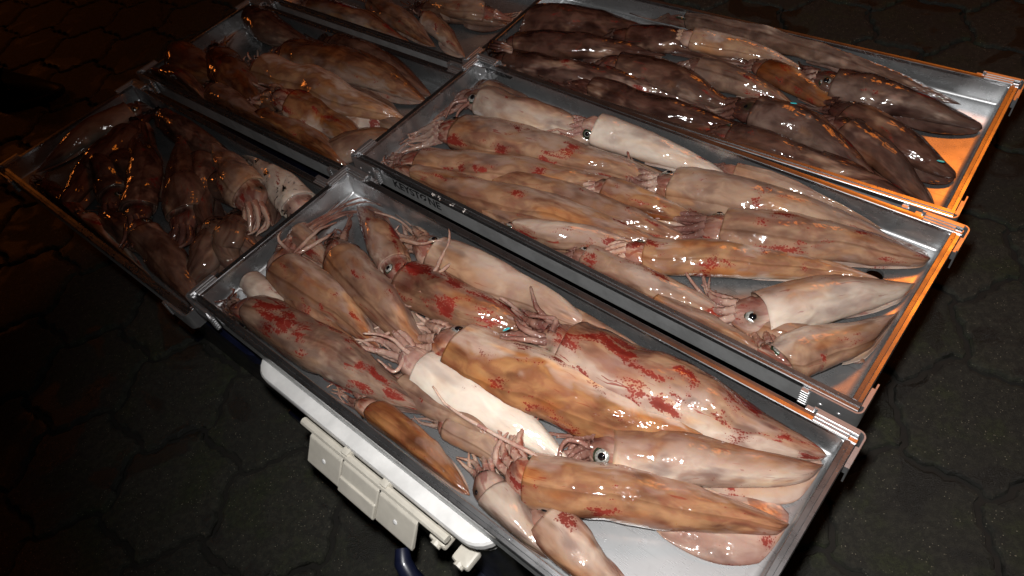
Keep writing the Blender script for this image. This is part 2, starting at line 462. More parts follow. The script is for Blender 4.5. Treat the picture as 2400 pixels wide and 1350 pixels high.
# ------------------------------------------------------------------ measured places: trays (corner, turn, rim height, length) and squid (tail to head, metres)
TRAYS = {
    'A': (-0.5208, 0.8428, -0.8686, 0.4591, 0.9520),
    'B': (-0.2332, 1.1079, -0.8667, 0.4570, 0.9520),
    'C': (0.0126, 1.3449, -0.8195, 0.4496, 0.9520),
    'D': (-1.0564, 1.4297, -0.8532, 0.4017, 0.7580),
    'E': (-0.7694, 1.6812, -0.8351, 0.4115, 0.7720),
    'F': (-0.4840, 1.9396, -0.8351, 0.4115, 0.7600),
}
SQUIDS = [
    ('A', [[-0.2161,0.6242,0.4216],[-0.2541,0.6677,0.4256],[-0.2901,0.7114,0.4309],[-0.3185,0.7569,0.433],[-0.3472,0.8095,0.4289],[-0.3637,0.8317,0.4251]], 0.0272, 30, 'N', (0.6, 0.3, 0.5, 0.2, 0),
     'tan squid deep between the purple one and the orange tan one'),
    ('A', [[-0.036,0.4063,0.4216],[-0.0595,0.4368,0.4239],[-0.0827,0.4648,0.4282],[-0.1036,0.4869,0.4299],[-0.1246,0.5096,0.4265],[-0.1361,0.5212,0.4234]], 0.0222, 40, 'N', (0.4, 0.45, 0.3, 0.15, 0),
     'pale pink squid under the tail of the white one'),
    ('A', [[-0.2762,0.8514,0.4216],[-0.3055,0.8942,0.4247],[-0.3334,0.9339,0.4296],[-0.3574,0.9682,0.4315],[-0.3827,1.0067,0.4278],[-0.4012,1.0336,0.4242]], 0.0248, 20, 'N', (0.4, 0.4, 0.5, 0.15, 0),
     'thin pinkish squid deep at the left end wall of the nearest tray'),
    ('A', [[0.2,0.5163,0.4216],[0.1638,0.5499,0.4255],[0.1268,0.5833,0.4308],[0.0907,0.6182,0.4329],[0.0542,0.6585,0.4289],[0.038,0.6791,0.425]], 0.0271, 30, 'N', (0.4, 0.35, 0.7, 0.1, 0),
     'reddish squid tail at the back wall, right of the pale tentacles'),
    ('A', [[-0.0696,0.4632,0.4374],[-0.097,0.493,0.4418],[-0.1269,0.5313,0.432],[-0.1552,0.5616,0.4306],[-0.1845,0.593,0.4271],[-0.2001,0.6107,0.4238]], 0.0234, 20, 'N', (0.35, 0.4, 0.65, 0.28, 0.1),
     'pinkish squid between the white one and the front wall'),
    ('A', [[-0.3284,0.7421,0.439],[-0.3628,0.7882,0.4282],[-0.3913,0.8231,0.4285],[-0.4114,0.8479,0.4302],[-0.4316,0.8752,0.4268],[-0.4453,0.8922,0.4236]], 0.0229, 160, 'N', (0.1, 0.6, 0.1, 0.1, 0),
     'clear torn squid at the left end wall of the nearest tray'),
    ('A', [[0.1036,0.601,0.4459],[0.0625,0.6452,0.4466],[0.017,0.7006,0.4384],[-0.0388,0.7557,0.4408],[-0.1015,0.8232,0.4358],[-0.134,0.8723,0.4321],[-0.1713,0.9359,0.4285]], 0.0396, 65, 'N', (0.35, 0.45, 0.2, 0.1, 0),
     'greyish tan squid against the back wall of the nearest tray, pale tentacles over its head'),
    ('A', [[-0.1421,0.6428,0.4216],[-0.173,0.6909,0.4297],[-0.2042,0.7416,0.4374],[-0.2343,0.7983,0.4404],[-0.2675,0.8661,0.4355],[-0.279,0.909,0.4318],[-0.2718,0.942,0.4283]], 0.039, 40, 'N', (0.6, 0.3, 0.5, 0.23, 0),
     'tan squid with a dark red flank, lying just under the small red squid'),
    ('A', [[-0.1156,0.4079,0.4216],[-0.1384,0.443,0.4252],[-0.1634,0.4779,0.4303],[-0.1949,0.5137,0.4323],[-0.2309,0.5536,0.429],[-0.2523,0.5822,0.4266],[-0.2809,0.6174,0.4242]], 0.0261, 5, 'N', (1, 0.25, 0.2, 0.08, 0),
     'yellow orange squid against the front wall, above the white cooler latch'),
    ('A', [[0.0526,0.2401,0.4216],[0.0334,0.2621,0.4271],[0.0141,0.2847,0.4333],[-0.0046,0.3099,0.4357],[-0.0237,0.3391,0.431],[-0.0387,0.3611,0.4265]], 0.0316, 65, 'N', (0.45, 0.3, 0.55, 0.1, 0.28),
     'pink squid cut by the bottom picture edge, black ink smear at its head end'),
    ('A', [[-0.1502,0.5357,0.4351],[-0.2119,0.5956,0.4328],[-0.275,0.6524,0.4393],[-0.3409,0.7119,0.4425],[-0.4145,0.782,0.4372],[-0.4535,0.8056,0.4332],[-0.4694,0.846,0.4293]], 0.0424, 0, 'N', (0.25, 0.5, 0.9, 0.43, 0),
     'purple and white squid with bright red band along the front wall'),
    ('A', [[-0.2196,0.6769,0.4216],[-0.2524,0.7238,0.4296],[-0.2869,0.7707,0.4376],[-0.3246,0.8172,0.441],[-0.3681,0.873,0.4353],[-0.3631,0.9204,0.4317],[-0.2584,1.0047,0.4281]], 0.0386, 40, 'N', (0.75, 0.35, 0.5, 0.13, 0.05),
     'orange tan squid with its arms pointing to the back left corner of the nearest tray'),
    ('A', [[0.0252,0.6191,0.4216],[-0.0199,0.654,0.4305],[-0.0656,0.6907,0.4387],[-0.111,0.7322,0.4419],[-0.1594,0.7839,0.4357],[-0.1772,0.8039,0.4298]], 0.0413, 45, 'N', (0.65, 0.2, 1, 0.28, 0),
     'squid with a large blood red blotch, touching the head of the small red squid'),
    ('A', [[0.3396,0.3449,0.4216],[0.2726,0.3932,0.4349],[0.2043,0.4452,0.4454],[0.1363,0.5035,0.4495],[0.0649,0.5719,0.4449],[0.0283,0.6049,0.4457],[-0.0239,0.6486,0.4502]], 0.0535, -40, 'N', (0.6, 0.35, 0.95, 0.1, 0),
     'large tan squid with a big dotted red patch, along the back wall'),
    ('A', [[0.2269,0.3819,0.435],[0.1512,0.4233,0.4431],[0.074,0.4743,0.4439],[-0.0055,0.5385,0.4471],[-0.0916,0.6186,0.4417],[-0.1177,0.6475,0.4393],[-0.1511,0.6782,0.4384]], 0.0497, 55, 'N', (0.95, 0.4, 0.4, 0, 0),
     'orange and white squid across the middle of the nearest tray, beside the white one'),
    ('A', [[0.0212,0.4195,0.4216],[-0.0162,0.4647,0.4284],[-0.056,0.5097,0.4367],[-0.1006,0.5551,0.4385],[-0.1493,0.6044,0.4354],[-0.1743,0.6453,0.4369],[-0.232,0.7119,0.4417]], 0.0352, 180, 'N', (0.02, 1, 0, 0, 0),
     'white belly up squid in the middle of the nearest tray'),
    ('A', [[-0.0292,0.2995,0.4342],[-0.042,0.3211,0.4326],[-0.0551,0.3436,0.4317],[-0.0683,0.3666,0.4337],[-0.0822,0.3925,0.4315],[-0.0879,0.4263,0.4327],[-0.0988,0.4648,0.4364]], 0.0283, 150, 'N', (0.25, 0.55, 0.35, 0.28, 0.15),
     'grey squid with two dark eyes, head at the front wall of the nearest tray'),
    ('A', [[0.3346,0.3286,0.4216],[0.2689,0.347,0.4296],[0.2041,0.3657,0.4372],[0.1444,0.3866,0.4402],[0.0853,0.4105,0.4382],[0.0595,0.4316,0.4341],[0.0197,0.4229,0.4281]], 0.0386, -50, 'R', (0.7, 0.3, 0.25, 0.12, 0),
     'squid with a big ringed eye, its tail against the right end of the nearest tray'),
    ('A', [[0.2662,0.266,0.4216],[0.1941,0.2958,0.4293],[0.1206,0.3269,0.4368],[0.047,0.3615,0.4397],[-0.0295,0.4003,0.4378],[-0.0437,0.4262,0.4416],[-0.0321,0.4824,0.4501]], 0.0379, 30, 'B', (0.85, 0.3, 0.5, 0.05, 0),
     'squid with a spread translucent fin at the right end of the nearest tray'),
    ('A', [[-0.2419,1.0083,0.4216],[-0.2256,0.9671,0.4264],[-0.2096,0.9232,0.4321],[-0.1949,0.8758,0.4344],[-0.1798,0.8233,0.4414],[-0.1679,0.7725,0.4468],[-0.1654,0.7451,0.4516]], 0.0294, 55, 'N', (0.55, 0.2, 0.95, 0.18, 0.05),
     'small dark red squid lying on top, tail in the back corner of the nearest tray'),
    ('B', [[0.1593,0.7552,0.4195],[0.1247,0.7806,0.424],[0.087,0.8081,0.4296],[0.042,0.8478,0.4318],[-0.0073,0.8985,0.4275],[-0.0276,0.9205,0.4235]], 0.0286, 30, 'N', (0.6, 0.35, 0.3, 0.2, 0),
     'brownish squid squeezed at the lettered wall, half hidden'),
    ('B', [[0.5927,0.6915,0.4195],[0.5499,0.7337,0.4244],[0.5057,0.7747,0.4303],[0.4643,0.814,0.4326],[0.4254,0.8593,0.4281],[0.4049,0.8829,0.4239]], 0.0299, 20, 'N', (0.3, 0.5, 0.15, 0.2, 0),
     'greyish squid against the back wall at the right half of the middle tray'),
    ('B', [[0.1733,1.0915,0.4195],[0.1379,1.1245,0.425],[0.1037,1.1577,0.4312],[0.0756,1.1972,0.4337],[0.0491,1.2485,0.4289],[0.0346,1.2763,0.4245]], 0.0316, 20, 'N', (0.3, 0.4, 0.3, 0.3, 0),
     'grey squid hidden in the back left corner of the middle tray'),
    ('B', [[0.4438,0.464,0.4195],[0.4165,0.488,0.4226],[0.3866,0.5111,0.4274],[0.3542,0.5347,0.4293],[0.3219,0.5618,0.4256],[0.3089,0.5761,0.4221]], 0.0246, 30, 'N', (0.5, 0.45, 0.2, 0.2, 0),
     'tan squid half under the lowest pale one, right end of the middle tray'),
    ('B', [[0.2715,0.9964,0.4195],[0.2109,1.0434,0.4281],[0.1499,1.0917,0.4363],[0.0922,1.1382,0.4438],[0.0349,1.2065,0.4362],[-0.0015,1.2353,0.4311],[-0.0488,1.2202,0.4266]], 0.0404, -60, 'N', (0.25, 0.5, 0.45, 0.23, 0),
     'grey squid in the back left corner of the middle tray with red arms'),
    ('B', [[0.4077,0.8504,0.4219],[0.3575,0.9045,0.426],[0.3065,0.9548,0.4328],[0.2628,0.9994,0.4359],[0.2187,1.0344,0.445],[0.2013,1.0448,0.447]], 0.0344, 160, 'N', (0.25, 0.78, 0.25, 0.05, 0),
     'cream white squid against the back wall of the middle tray'),
    ('B', [[0.3067,0.7321,0.4195],[0.239,0.7877,0.4263],[0.1689,0.8443,0.4332],[0.0995,0.9011,0.4359],[0.0279,0.9676,0.4306],[-0.0001,0.9948,0.4256]], 0.0351, 45, 'N', (0.75, 0.3, 0.25, 0.18, 0),
     'brown tan squid in the middle of the middle tray, head hidden'),
    ('B', [[0.3436,0.8368,0.4195],[0.2521,0.9098,0.4295],[0.158,0.9839,0.4382],[0.0682,1.0511,0.4416],[-0.0239,1.1279,0.4361],[-0.0647,1.1485,0.432],[-0.1378,1.1565,0.4279]], 0.0443, 60, 'N', (0.65, 0.4, 0.6, 0.18, 0),
     'squid with reddish brown back and dark eye at the left end of the middle tray'),
    ('B', [[0.2663,0.8743,0.4246],[0.1762,0.9209,0.4292],[0.0827,0.9614,0.4396],[-0.01,1.0101,0.4395],[-0.1068,1.0672,0.4328],[-0.1474,1.0859,0.4293],[-0.2002,1.1284,0.4258]], 0.0378, 50, 'N', (0.7, 0.4, 0.3, 0.16, 0),
     'tan squid with an eye, second from the lettered wall of the middle tray'),
    ('B', [[0.2772,0.7272,0.4195],[0.1835,0.7931,0.4292],[0.0848,0.8606,0.4396],[-0.0171,0.9382,0.4385],[-0.1271,1.0246,0.4333],[-0.1613,1.0652,0.4297],[-0.193,1.1061,0.426]], 0.0384, 55, 'N', (0.75, 0.3, 0.3, 0.18, 0),
     'tan brown squid along the lettered front wall of the middle tray'),
    ('B', [[0.3626,0.455,0.4195],[0.3229,0.4885,0.4238],[0.2822,0.5248,0.4292],[0.2432,0.5714,0.4314],[0.2042,0.6277,0.4272],[0.1856,0.6533,0.4232]], 0.028, 60, 'N', (0.75, 0.2, 0.2, 0.23, 0),
     'narrow brown squid with its tail in the front right corner of the middle tray'),
    ('B', [[0.5972,0.625,0.4195],[0.5259,0.6885,0.4284],[0.4518,0.7507,0.4365],[0.3796,0.8007,0.4397],[0.3072,0.8515,0.4374],[0.2743,0.8641,0.4412],[0.2428,0.9213,0.4502]], 0.0412, 60, 'N', (0.45, 0.5, 0.22, 0.2, 0),
     'long grey tan squid near the back wall at the right half of the middle tray'),
    ('B', [[0.3301,0.7782,0.4199],[0.2957,0.8064,0.4242],[0.2609,0.8325,0.4299],[0.2291,0.8577,0.4322],[0.1979,0.8841,0.4322],[0.1742,0.8932,0.4363],[0.1417,0.9126,0.4441]], 0.0292, 60, 'N', (0.9, 0.25, 0.4, 0.13, 0),
     'small orange squid in the centre of the middle tray'),
    ('B', [[0.2491,0.7267,0.4195],[0.1991,0.7565,0.4236],[0.1451,0.7794,0.4348],[0.087,0.7977,0.4466],[0.028,0.8342,0.4382],[0.0082,0.851,0.4329]], 0.027, 70, 'N', (0.5, 0.5, 0.95, 0.13, 0),
     'squid with red dotted patch beside the front wall, left of the yellow one'),
    ('B', [[0.3168,0.5508,0.4318],[0.2741,0.6057,0.4247],[0.2253,0.6528,0.4301],[0.1776,0.6975,0.4323],[0.1291,0.7448,0.4311],[0.1118,0.76,0.4308]], 0.0294, 65, 'N', (0.5, 0.4, 0.9, 0.2, 0),
     'pinkish squid with a dark red patch against the front wall of the middle tray'),
    ('B', [[0.6199,0.5958,0.4195],[0.5542,0.6291,0.4284],[0.4868,0.6626,0.4366],[0.4192,0.6962,0.4397],[0.3521,0.7357,0.4354],[0.3202,0.7526,0.4338],[0.2799,0.8012,0.4338]], 0.0413, 40, 'R', (0.6, 0.45, 0.6, 0.16, 0),
     'thick squid pointing at the drain hole on the right of the middle tray'),
    ('B', [[0.5335,0.5198,0.4195],[0.4728,0.5091,0.4261],[0.4139,0.4961,0.4375],[0.3701,0.4908,0.4363],[0.3285,0.4848,0.4367],[0.3283,0.5204,0.4378],[0.3302,0.5406,0.4405]], 0.0346, 55, 'N', (0.6, 0.5, 0.2, 0.13, 0),
     'pale squid lowest at the right end of the middle tray, tail at the end wall'),
    ('B', [[0.5751,0.5616,0.4195],[0.5098,0.5636,0.4277],[0.447,0.5646,0.4354],[0.3923,0.565,0.4384],[0.3412,0.5666,0.4377],[0.3051,0.5862,0.4365],[0.2714,0.6343,0.4355]], 0.0391, -55, 'N', (0.4, 0.7, 0.35, 0.08, 0),
     'pale squid with a round silver eye at the right end of the middle tray'),
    ('B', [[0.5168,0.5792,0.4365],[0.4507,0.6246,0.4256],[0.373,0.6583,0.4317],[0.2973,0.6909,0.4342],[0.2208,0.7252,0.4341],[0.1871,0.7393,0.4376],[0.1455,0.7514,0.4439]], 0.0325, 40, 'N', (0.85, 0.75, 0.65, 0.03, 0),
     'yellow and white squid with red spots in the middle tray'),
    ('C', [[0.326,1.1262,0.4121],[0.2799,1.1622,0.4181],[0.233,1.1966,0.4245],[0.1878,1.231,0.427],[0.1431,1.2751,0.4221],[0.125,1.3024,0.4175]], 0.0328, 20, 'N', (0.4, 0.2, 0.4, 0.9, 0),
     'dark squid squeezed at the front wall near the left of the back right tray'),
    ('C', [[0.6555,0.7276,0.4121],[0.6284,0.76,0.4153],[0.601,0.7901,0.4201],[0.5801,0.8178,0.422],[0.5641,0.8497,0.4183],[0.5516,0.8699,0.4148]], 0.0248, 20, 'N', (0.6, 0.2, 0.2, 0.8, 0),
     'dark squid lowest at the front right of the back right tray'),
    ('C', [[0.844,0.9165,0.4121],[0.7685,1.024,0.419],[0.6874,1.1361,0.4259],[0.6079,1.242,0.4287],[0.5282,1.3621,0.4234],[0.4955,1.4048,0.4183]], 0.0354, 50, 'N', (0.15, 0.35, 0.05, 0.75, 0),
     'grey squid along the back wall of the back right tray'),
    ('C', [[0.4655,1.2865,0.4121],[0.3904,1.3481,0.4205],[0.3133,1.4045,0.4283],[0.2388,1.4415,0.4313],[0.1655,1.4833,0.4264],[0.1263,1.4884,0.4227],[0.0854,1.4848,0.419]], 0.0397, 60, 'N', (0.55, 0.1, 0.3, 0.97, 0),
     'dark red squid at the back left of the back right tray'),
    ('C', [[0.4192,1.2564,0.4121],[0.3471,1.2931,0.4195],[0.2747,1.3274,0.4267],[0.2063,1.3579,0.4295],[0.1392,1.3972,0.4249],[0.1026,1.4098,0.4215],[0.0844,1.4197,0.4181]], 0.0368, 40, 'N', (0.3, 0.1, 0.3, 0.97, 0),
     'dark brown squid at the left end of the back right tray, arms over the wall'),
    ('C', [[0.446,1.0791,0.4121],[0.3629,1.1383,0.4193],[0.2745,1.1854,0.4359],[0.1894,1.2309,0.4495],[0.1083,1.33,0.4272],[0.068,1.3773,0.4186]], 0.0362, -25, 'N', (0.3, 0.15, 0.3, 0.97, 0),
     'dark squid along the front wall at the left end of the back right tray'),
    ('C', [[0.5093,0.949,0.4121],[0.439,0.998,0.419],[0.3687,1.0489,0.4259],[0.3062,1.1067,0.4286],[0.2419,1.1591,0.4375],[0.2056,1.1841,0.4454]], 0.0353, 30, 'N', (0.3, 0.15, 0.35, 0.97, 0),
     'dark purple squid along the front wall in the middle of the back right tray'),
    ('C', [[0.4948,1.0325,0.4121],[0.4558,1.0837,0.4204],[0.4134,1.1334,0.4281],[0.3655,1.1772,0.4311],[0.3117,1.2095,0.4401],[0.2689,1.194,0.4516],[0.2103,1.1968,0.4654]], 0.0393, 5, 'N', (0.5, 0.2, 0.3, 0.85, 0),
     'brown squid with wet glinting arms in the left half of the back right tray'),
    ('C', [[0.5636,1.164,0.4121],[0.5116,1.2193,0.4184],[0.4588,1.2679,0.425],[0.4112,1.2967,0.4276],[0.3667,1.325,0.4248],[0.3359,1.3478,0.4244],[0.2868,1.376,0.4256]], 0.0337, 45, 'N', (0.4, 0.1, 0.4, 0.97, 0),
     'dark squid behind the brown one with glinting arms, in the back right tray'),
    ('C', [[0.6311,0.7678,0.4257],[0.576,0.8079,0.4338],[0.5325,0.8647,0.4248],[0.4887,0.9084,0.4264],[0.4482,0.9567,0.4239],[0.4247,0.9779,0.4241],[0.3998,0.9976,0.4259]], 0.0318, 45, 'N', (0.45, 0.2, 0.2, 0.85, 0),
     'brown squid at the front wall, right half of the back right tray'),
    ('C', [[0.6503,1.1052,0.4121],[0.6092,1.1516,0.4163],[0.5657,1.1941,0.4221],[0.5183,1.2188,0.4342],[0.4731,1.2463,0.442],[0.4569,1.2641,0.4425]], 0.0276, 65, 'N', (0.7, 0.75, 0.25, 0.05, 0),
     'yellowish white small squid near the back wall of the back right tray'),
    ('C', [[0.5882,1.003,0.4121],[0.5562,1.046,0.4183],[0.523,1.0867,0.4249],[0.4917,1.1227,0.4275],[0.4586,1.1534,0.4322],[0.4284,1.1537,0.44],[0.3955,1.1584,0.4506]], 0.0336, 40, 'N', (0.4, 0.5, 0.35, 0.55, 0),
     'pinkish tan squid left of the orange brown one in the back right tray'),
    ('C', [[0.6168,0.7692,0.4289],[0.5954,0.8456,0.4282],[0.5708,0.9174,0.4284],[0.54,0.9586,0.4315],[0.5123,0.9994,0.4265],[0.4805,1.0301,0.4228],[0.4454,1.0556,0.4192]], 0.0399, -60, 'N', (0.45, 0.2, 0.25, 0.85, 0),
     'brown squid with a bright ringed eye in the middle of the back right tray'),
    ('C', [[0.6596,0.9428,0.4121],[0.6428,0.9873,0.4163],[0.6231,1.0302,0.4216],[0.6008,1.0726,0.4238],[0.5803,1.1226,0.4196],[0.5661,1.1496,0.4157]], 0.0276, 55, 'N', (1, 0.15, 0.5, 0.45, 0),
     'orange brown squid between the two ringed eyes of the back right tray'),
    ('C', [[0.6753,0.7008,0.4121],[0.6628,0.7514,0.4176],[0.6493,0.8016,0.4236],[0.6378,0.8494,0.4261],[0.6231,0.8928,0.4323],[0.5993,0.9097,0.4401],[0.5709,0.9262,0.4497]], 0.0312, 65, 'N', (0.45, 0.25, 0.2, 0.85, 0),
     'brown squid with its tail in the front right corner of the back right tray'),
    ('C', [[0.8476,0.8406,0.4121],[0.7992,0.8899,0.4202],[0.7504,0.9375,0.4278],[0.707,0.9789,0.4308],[0.6647,1.0194,0.4318],[0.6364,1.0469,0.4351],[0.6135,1.0704,0.4398]], 0.0388, -55, 'N', (0.45, 0.2, 0.3, 0.85, 0),
     'brown squid with a ringed eye, its tail beside the back right drain hole'),
    ('C', [[0.7449,0.7486,0.4121],[0.722,0.7862,0.419],[0.6981,0.826,0.4259],[0.6753,0.8744,0.4288],[0.6557,0.9329,0.4253],[0.6445,0.9732,0.4226]], 0.0354, 50, 'N', (0.5, 0.2, 0.15, 0.9, 0),
     'brown squid with orange glints, tail at the right end wall of the back right tray'),
    ('E', [[-0.3166,1.629,0.374],[-0.3697,1.6862,0.384],[-0.4195,1.742,0.3927],[-0.4562,1.7909,0.3961],[-0.4934,1.8552,0.3895],[-0.5161,1.8991,0.3832]], 0.0443, 0, 'N', (0.4, 0.25, 0.1, 0.75, 0),
     'dark squid at the back wall below the drain hole, back left tray'),
    ('E', [[-0.1351,1.2529,0.374],[-0.1808,1.2472,0.381],[-0.2237,1.2388,0.388],[-0.2607,1.2285,0.3907],[-0.2977,1.2265,0.3854],[-0.3176,1.2329,0.3803]], 0.0357, 0, 'N', (0.5, 0.3, 0.1, 0.5, 0),
     'brown squid at the end of the back left tray beside the middle tray'),
    ('E', [[-0.613,1.4974,0.374],[-0.6382,1.5298,0.382],[-0.6642,1.5638,0.3896],[-0.6944,1.607,0.3926],[-0.7325,1.6675,0.3868],[-0.7632,1.7072,0.3813]], 0.0387, 0, 'N', (0.7, 0.2, 0.2, 0.6, 0),
     'shadowed squid along the front wall left of the back left tray'),
    ('E', [[-0.3193,1.292,0.374],[-0.3448,1.33,0.3818],[-0.3709,1.3677,0.3892],[-0.3997,1.4075,0.3922],[-0.4333,1.4603,0.3865],[-0.4571,1.4943,0.3811]], 0.038, 0, 'N', (0.8, 0.25, 0.2, 0.5, 0),
     'brown squid under the red spotted one in the back left tray'),
    ('E', [[-0.0773,1.3625,0.374],[-0.1236,1.415,0.3855],[-0.1707,1.4704,0.3951],[-0.2174,1.5298,0.3988],[-0.2684,1.6088,0.3915],[-0.3017,1.6639,0.3846]], 0.0486, -15, 'N', (0.4, 0.25, 0.05, 0.75, 0),
     'dark grey squid at the back wall of the back left tray'),
    ('E', [[-0.5269,1.5761,0.374],[-0.5676,1.6121,0.386],[-0.6076,1.6494,0.3959],[-0.6434,1.6879,0.3997],[-0.6855,1.7456,0.3922],[-0.7174,1.7907,0.3851]], 0.05, 40, 'N', (1, 0.15, 0.2, 0.45, 0),
     'dark orange squid at the left end wall of the back left tray'),
    ('E', [[-0.4354,1.3881,0.3747],[-0.4699,1.4576,0.3852],[-0.5043,1.5288,0.394],[-0.5335,1.5925,0.3996],[-0.5651,1.6656,0.3985],[-0.5913,1.7378,0.3909],[-0.6299,1.8082,0.3831]], 0.0467, 30, 'N', (1, 0.15, 0.15, 0.5, 0),
     'brown squid below the back left corner of the back left tray, eye at its side'),
    ('E', [[-0.5813,1.4852,0.374],[-0.6065,1.5258,0.3829],[-0.6269,1.5525,0.3993],[-0.6494,1.5792,0.412],[-0.6912,1.6503,0.3994],[-0.7318,1.7218,0.3822]], 0.0377, 40, 'N', (0.8, 0.15, 0.2, 0.6, 0),
     'dark squid at the front left corner of the back left tray'),
    ('E', [[-0.2668,1.1738,0.374],[-0.3038,1.209,0.3944],[-0.3497,1.2722,0.3928],[-0.3959,1.3207,0.3957],[-0.4485,1.3817,0.3891],[-0.4823,1.4187,0.383]], 0.0436, 45, 'N', (1, 0.2, 0.1, 0.25, 0),
     'orange brown squid along the front wall of the back left tray, near the middle tray'),
    ('E', [[-0.3818,1.2623,0.4043],[-0.43,1.3149,0.4083],[-0.4845,1.3932,0.3967],[-0.5243,1.4598,0.3941],[-0.5622,1.5305,0.3908],[-0.5835,1.5787,0.3877]], 0.041, 60, 'N', (0.9, 0.3, 0.1, 0.4, 0),
     'tan squid along the front wall of the back left tray, eye at its left end'),
    ('E', [[-0.089,1.3429,0.374],[-0.15,1.4024,0.3952],[-0.2158,1.4644,0.411],[-0.296,1.5414,0.4033],[-0.3829,1.6133,0.3952],[-0.4277,1.6306,0.3902],[-0.4718,1.619,0.3853]], 0.0536, -5, 'N', (0.85, 0.3, 0.05, 0.35, 0),
     'brown tan squid behind the bright peach one in the back left tray'),
    ('E', [[-0.1148,1.2234,0.374],[-0.1523,1.2656,0.3844],[-0.191,1.3107,0.3918],[-0.2306,1.3542,0.3951],[-0.274,1.411,0.3887],[-0.2953,1.4364,0.3826]], 0.0427, 45, 'N', (0.5, 0.4, 0.05, 0.5, 0),
     'grey squid under the peach one beside the middle tray'),
    ('E', [[-0.2142,1.2144,0.3933],[-0.2515,1.2573,0.3991],[-0.2939,1.3194,0.3919],[-0.3318,1.3542,0.4019],[-0.3691,1.3844,0.4145],[-0.4066,1.4317,0.4131],[-0.474,1.4836,0.4108]], 0.0428, 5, 'N', (0.95, 0.6, 0.6, 0.1, 0),
     'small red spotted squid with white belly in front of the peach one'),
    ('E', [[-0.1337,1.2643,0.393],[-0.2003,1.3033,0.4165],[-0.2758,1.3843,0.4136],[-0.3618,1.4912,0.3983],[-0.4523,1.5927,0.3911],[-0.4779,1.6269,0.3843]], 0.0474, 55, 'N', (0.8, 0.75, 0.05, 0, 0),
     'bright peach squid lying on top in the back left tray'),
    ('D', [[-0.4275,1.0735,0.3642],[-0.4408,1.1012,0.3714],[-0.4588,1.131,0.3785],[-0.4931,1.1718,0.3813],[-0.5381,1.2266,0.3759],[-0.5614,1.2543,0.3707]], 0.0363, 0, 'N', (0.18, 0.2, 0.2, 0.75, 0.3),
     'dark inky squid under the white and the tan ones, front left tray'),
    ('D', [[-0.6534,1.2254,0.3642],[-0.6801,1.2597,0.3729],[-0.7101,1.295,0.3808],[-0.7515,1.3354,0.3839],[-0.8045,1.3899,0.3779],[-0.8338,1.4224,0.3721]], 0.0405, 0, 'N', (0.18, 0.2, 0.2, 0.85, 0),
     'dark squid lowest in the middle of the front left tray'),
    ('D', [[-0.5935,0.957,0.3642],[-0.5703,0.9759,0.3712],[-0.55,0.9961,0.3783],[-0.5417,1.0244,0.381],[-0.5412,1.0638,0.3756],[-0.542,1.0928,0.3706]], 0.0358, 0, 'N', (0.24, 0.2, 0.2, 0.75, 0.1),
     'dark squid right of the orange one, front wall of the front left tray'),
    ('D', [[-0.7694,1.1127,0.3642],[-0.8071,1.1625,0.3692],[-0.8457,1.2134,0.3751],[-0.8895,1.2715,0.3774],[-0.9424,1.3425,0.3729],[-0.9685,1.3777,0.3686]], 0.0301, 0, 'N', (0.24, 0.1, 0.2, 0.85, 0),
     'dark squid in the front left corner of the front left tray'),
    ('D', [[-0.6195,1.1002,0.3642],[-0.6513,1.1011,0.371],[-0.6825,1.1076,0.3779],[-0.7168,1.1373,0.3806],[-0.7586,1.1843,0.3753],[-0.7845,1.2107,0.3703]], 0.0351, 0, 'N', (0.3, 0.1, 0.4, 0.8, 0.2),
     'dark maroon squid beside the orange one in the front left tray'),
    ('D', [[-0.4495,0.9992,0.3642],[-0.4687,1.0241,0.3699],[-0.4888,1.0462,0.3763],[-0.5095,1.0561,0.3866],[-0.539,1.0793,0.3833],[-0.5659,1.1133,0.3701]], 0.0321, 0, 'N', (0.24, 0.3, 0.3, 0.6, 0.5),
     'inky squid at the end of the front left tray beside the nearest tray'),
    ('D', [[-0.5276,1.037,0.399],[-0.5572,1.1159,0.3829],[-0.579,1.1866,0.3767],[-0.5858,1.2463,0.3792],[-0.5941,1.3185,0.3743],[-0.6003,1.3559,0.3696]], 0.033, 0, 'N', (0.3, 0.2, 0.3, 0.75, 0.1),
     'dark brown squid between the tan one and the orange brown one, front left tray'),
    ('D', [[-0.9963,1.4368,0.3642],[-0.9487,1.475,0.3711],[-0.8984,1.5095,0.378],[-0.8463,1.5378,0.3807],[-0.7988,1.5755,0.3754],[-0.778,1.5918,0.3704]], 0.0354, 45, 'N', (0.21, 0.35, 0.1, 0.55, 0),
     'grey brown squid along the left end wall of the front left tray'),
    ('D', [[-0.8977,1.2335,0.3722],[-0.8652,1.2712,0.3889],[-0.8515,1.3444,0.381],[-0.8056,1.3857,0.3941],[-0.7798,1.4734,0.378],[-0.7717,1.5271,0.3721]], 0.0405, -25, 'N', (0.18, 0.1, 0.2, 0.85, 0),
     'dark brown squid second from the left end wall of the front left tray'),
    ('D', [[-0.512,1.301,0.3642],[-0.5488,1.3321,0.3722],[-0.5869,1.3683,0.38],[-0.6307,1.4254,0.3828],[-0.6836,1.5037,0.377],[-0.7199,1.559,0.3715]], 0.0387, 45, 'N', (0.18, 0.15, 0.2, 0.85, 0.1),
     'dark squid at the back wall of the front left tray'),
    ('D', [[-0.5555,0.9043,0.3642],[-0.5803,0.9468,0.3709],[-0.6076,0.993,0.3773],[-0.6423,1.0506,0.3805],[-0.6714,1.0988,0.3955],[-0.6943,1.1407,0.3974]], 0.0341, 40, 'N', (0.42, 0.1, 0.1, 0.65, 0),
     'dark orange squid in the front right corner of the front left tray'),
